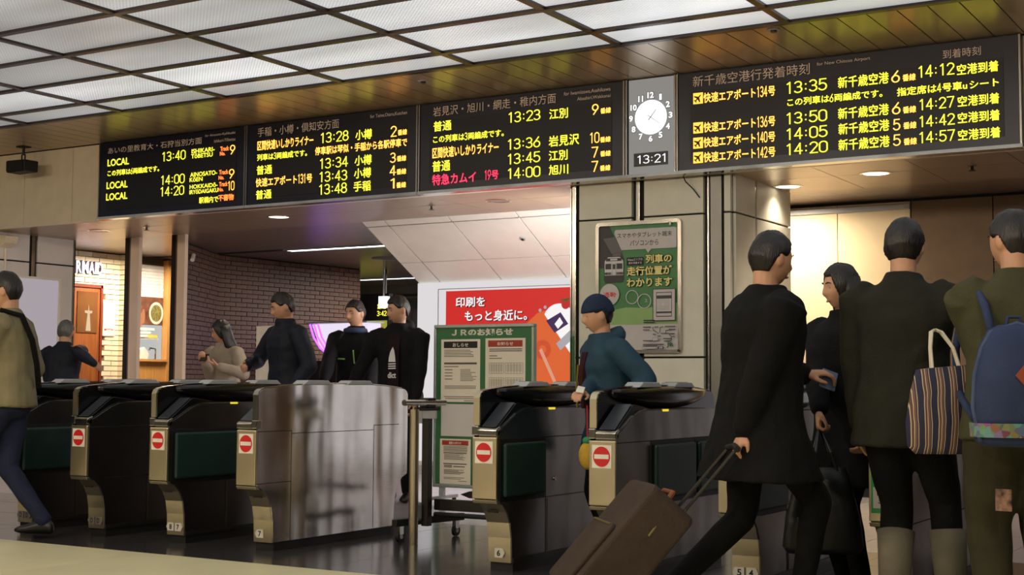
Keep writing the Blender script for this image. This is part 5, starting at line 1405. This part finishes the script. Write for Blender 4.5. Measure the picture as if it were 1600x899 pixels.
# striped tote
def stripes():
    m = mat('striped tote cloth', (60, 60, 80), .8, bump=.25, bscale=120)
    n, l = m.node_tree.nodes, m.node_tree.links
    b = n['Principled BSDF']
    tc = n.new('ShaderNodeTexCoord'); sp_ = n.new('ShaderNodeSeparateXYZ'); nz = n.new('ShaderNodeTexNoise'); nz.inputs['Scale'].default_value = 5
    l.new(tc.outputs['Object'], sp_.inputs[0]); l.new(tc.outputs['Object'], nz.inputs['Vector'])
    a = n.new('ShaderNodeMath'); a.operation = 'MULTIPLY_ADD'; a.inputs[1].default_value = .03; l.new(nz.outputs[0], a.inputs[0]); l.new(sp_.outputs[0], a.inputs[2])
    mu = n.new('ShaderNodeMath'); mu.operation = 'MULTIPLY'; mu.inputs[1].default_value = 1/.05; l.new(a.outputs[0], mu.inputs[0])
    fr_ = n.new('ShaderNodeMath'); fr_.operation = 'FRACT'; l.new(mu.outputs[0], fr_.inputs[0])
    rp = n.new('ShaderNodeValToRGB'); rp.color_ramp.interpolation = 'CONSTANT'
    cols = [(0, (36, 38, 66)), (.30, (200, 178, 142)), (.36, (92, 68, 60)), (.52, (206, 184, 150)), (.57, (110, 84, 80)), (.72, (60, 46, 56)), (.80, (190, 170, 140)), (.85, (36, 38, 66))]
    while len(rp.color_ramp.elements) < len(cols): rp.color_ramp.elements.new(.5)
    for e, (p, cc) in zip(rp.color_ramp.elements, cols): e.position = p; e.color = srgb(*cc) + (1,)
    l.new(fr_.outputs[0], rp.inputs[0]); l.new(rp.outputs[0], b.inputs['Base Color'])
    return m
stt = thing('striped_tote', 'striped navy, brown and cream tote bag on the right', 'bag', (-1.357, 5.50, .735), math.atan2(.517, .856))
rg = []
for z, a, b in ((0, .125, .03), (.03, .155, .045), (.12, .160, .055), (.24, .140, .045), (.335, .118, .018)):
    rg.append([Vector((a*math.copysign(abs(math.cos(q))**.6, math.cos(q)), b*math.sin(q), z - (.0 if z < .3 else -.012*math.cos(q)))) for q in [2*pi*i/24 for i in range(24)]])
obj('bag_body', MB().loft(rg), stripes(), stt, local=True, smooth=True)
for q in (-1, 1):
    obj('bag_strap', MB().tube([(-.055, .012*q, .32), (-.045, .05+.008*q, .41), (-.02, .12+.012*q, .475), (0, .135+.012*q, .485), (.02, .12+.012*q, .475), (.045, .05+.008*q, .41), (.055, .012*q, .32)], .0055, 8), mat('cream cord', (214, 206, 186), .6), stt, local=True)
# 11 person with blue backpack
p11, j11 = person('person in an olive jacket and trousers at right edge, wearing blue backpack', (-1.09, 5.513), (-.45, .89), 1.655, OLIVE, OTR, SHOEB, hem=.10, bulk=1.2, vox=.008, yaw=.5,
    hands=[(-1.20, 5.80, .86), (-.85, 5.72, .84)], feet=[(-1.19, 5.50, .0), (-.98, 5.60, .0)], leg=1.35)
obj('patch', MB().box(.17, .175, -.03, .03, .54, .62).xf(Matrix.Rotation(-2.2, 4, 'Z')), mat('woven patch', (120, 90, 76), .8, var=.9, scale=35), p11, local=True)
bp_ = thing('backpack', 'navy blue backpack with a rust leather diamond patch and woven band', 'backpack', (-1.045, 5.27, .78), j11['rot'])
BLUE = cloth('navy blue canvas', (48, 60, 92), .75)
rg = []
for z, a, yb_, yf in ((0, .12, -.06, .06), (.02, .155, -.10, .08), (.12, .165, -.12, .085), (.25, .16, -.115, .085), (.36, .135, -.09, .08), (.42, .10, -.05, .07), (.44, .06, -.01, .05)):
    rg.append([Vector((a*math.copysign(abs(math.cos(q))**.7, math.cos(q)), (yf+yb_)/2 + (yf-yb_)/2*math.copysign(abs(math.sin(q))**.7, math.sin(q)), z)) for q in [2*pi*i/28 for i in range(28)]])
obj('bag_body', MB().loft(rg), BLUE, bp_, local=True, smooth=True)
obj('flap_piping', MB().tube([(-.15, -.06, .02), (-.168, -.03, .14), (-.16, -.03, .26), (-.135, -.03, .35), (-.10, -.02, .41), (0, 0, .445), (.10, -.02, .41), (.135, -.03, .35), (.16, -.03, .26)], .009, 8), cloth('pale navy piping', (70, 84, 116)), bp_, local=True, smooth=True)
obj('leather_patch', MB().prism([(0, .205), (.042, .255), (0, .305), (-.042, .255)], -.126, -.118, 'y'), mat('rust leather', (150, 70, 34), .55), bp_, local=True)
obj('patch_slot', MB().box(-.014, -.006, -.1275, -.12, .24, .27).box(.006, .014, -.1275, -.12, .24, .27), INK, bp_, local=True)
wbm = mat('woven band', (150, 120, 90), .8)
n_, l_ = wbm.node_tree.nodes, wbm.node_tree.links
vr = n_.new('ShaderNodeTexVoronoi'); vr.inputs['Scale'].default_value = 45; tc_ = n_.new('ShaderNodeTexCoord'); l_.new(tc_.outputs['Object'], vr.inputs['Vector'])
hs_ = n_.new('ShaderNodeHueSaturation'); hs_.inputs['Saturation'].default_value = .75; hs_.inputs['Value'].default_value = .3; l_.new(vr.outputs['Color'], hs_.inputs['Color']); l_.new(hs_.outputs[0], n_['Principled BSDF'].inputs['Base Color'])
bnd = MB()
for z0, a0_, b0_, in ((.055, .165, .105),):
    ring = lambda z, k: [Vector((k*a0_*math.copysign(abs(math.cos(q))**.7, math.cos(q)), -.012 + k*b0_*math.copysign(abs(math.sin(q))**.7, math.sin(q)), z)) for q in [2*pi*i/28 for i in range(28)]]
    bnd.loft([ring(.035, 1.0), ring(.035, 1.03), ring(.085, 1.045), ring(.085, 1.0)], cap=False)
obj('woven_band', bnd, wbm, bp_, local=True)
for q in (-.07, .07):
    obj('shoulder_strap', MB().tube([(q, .06, .40), (q*1.15, .13, .52), (q*1.3, .22, .60), (q*1.5, .36, .52), (q*1.7, .42, .36), (q*1.9, .34, .20), (q*1.9, .10, .10)], .016, 8), BLUE, bp_, local=True, smooth=True)
obj('top_loop', MB().tube([(-.03, .04, .43), (-.02, .04, .47), (.02, .04, .47), (.03, .04, .43)], .007, 8), BLUE, bp_, local=True)
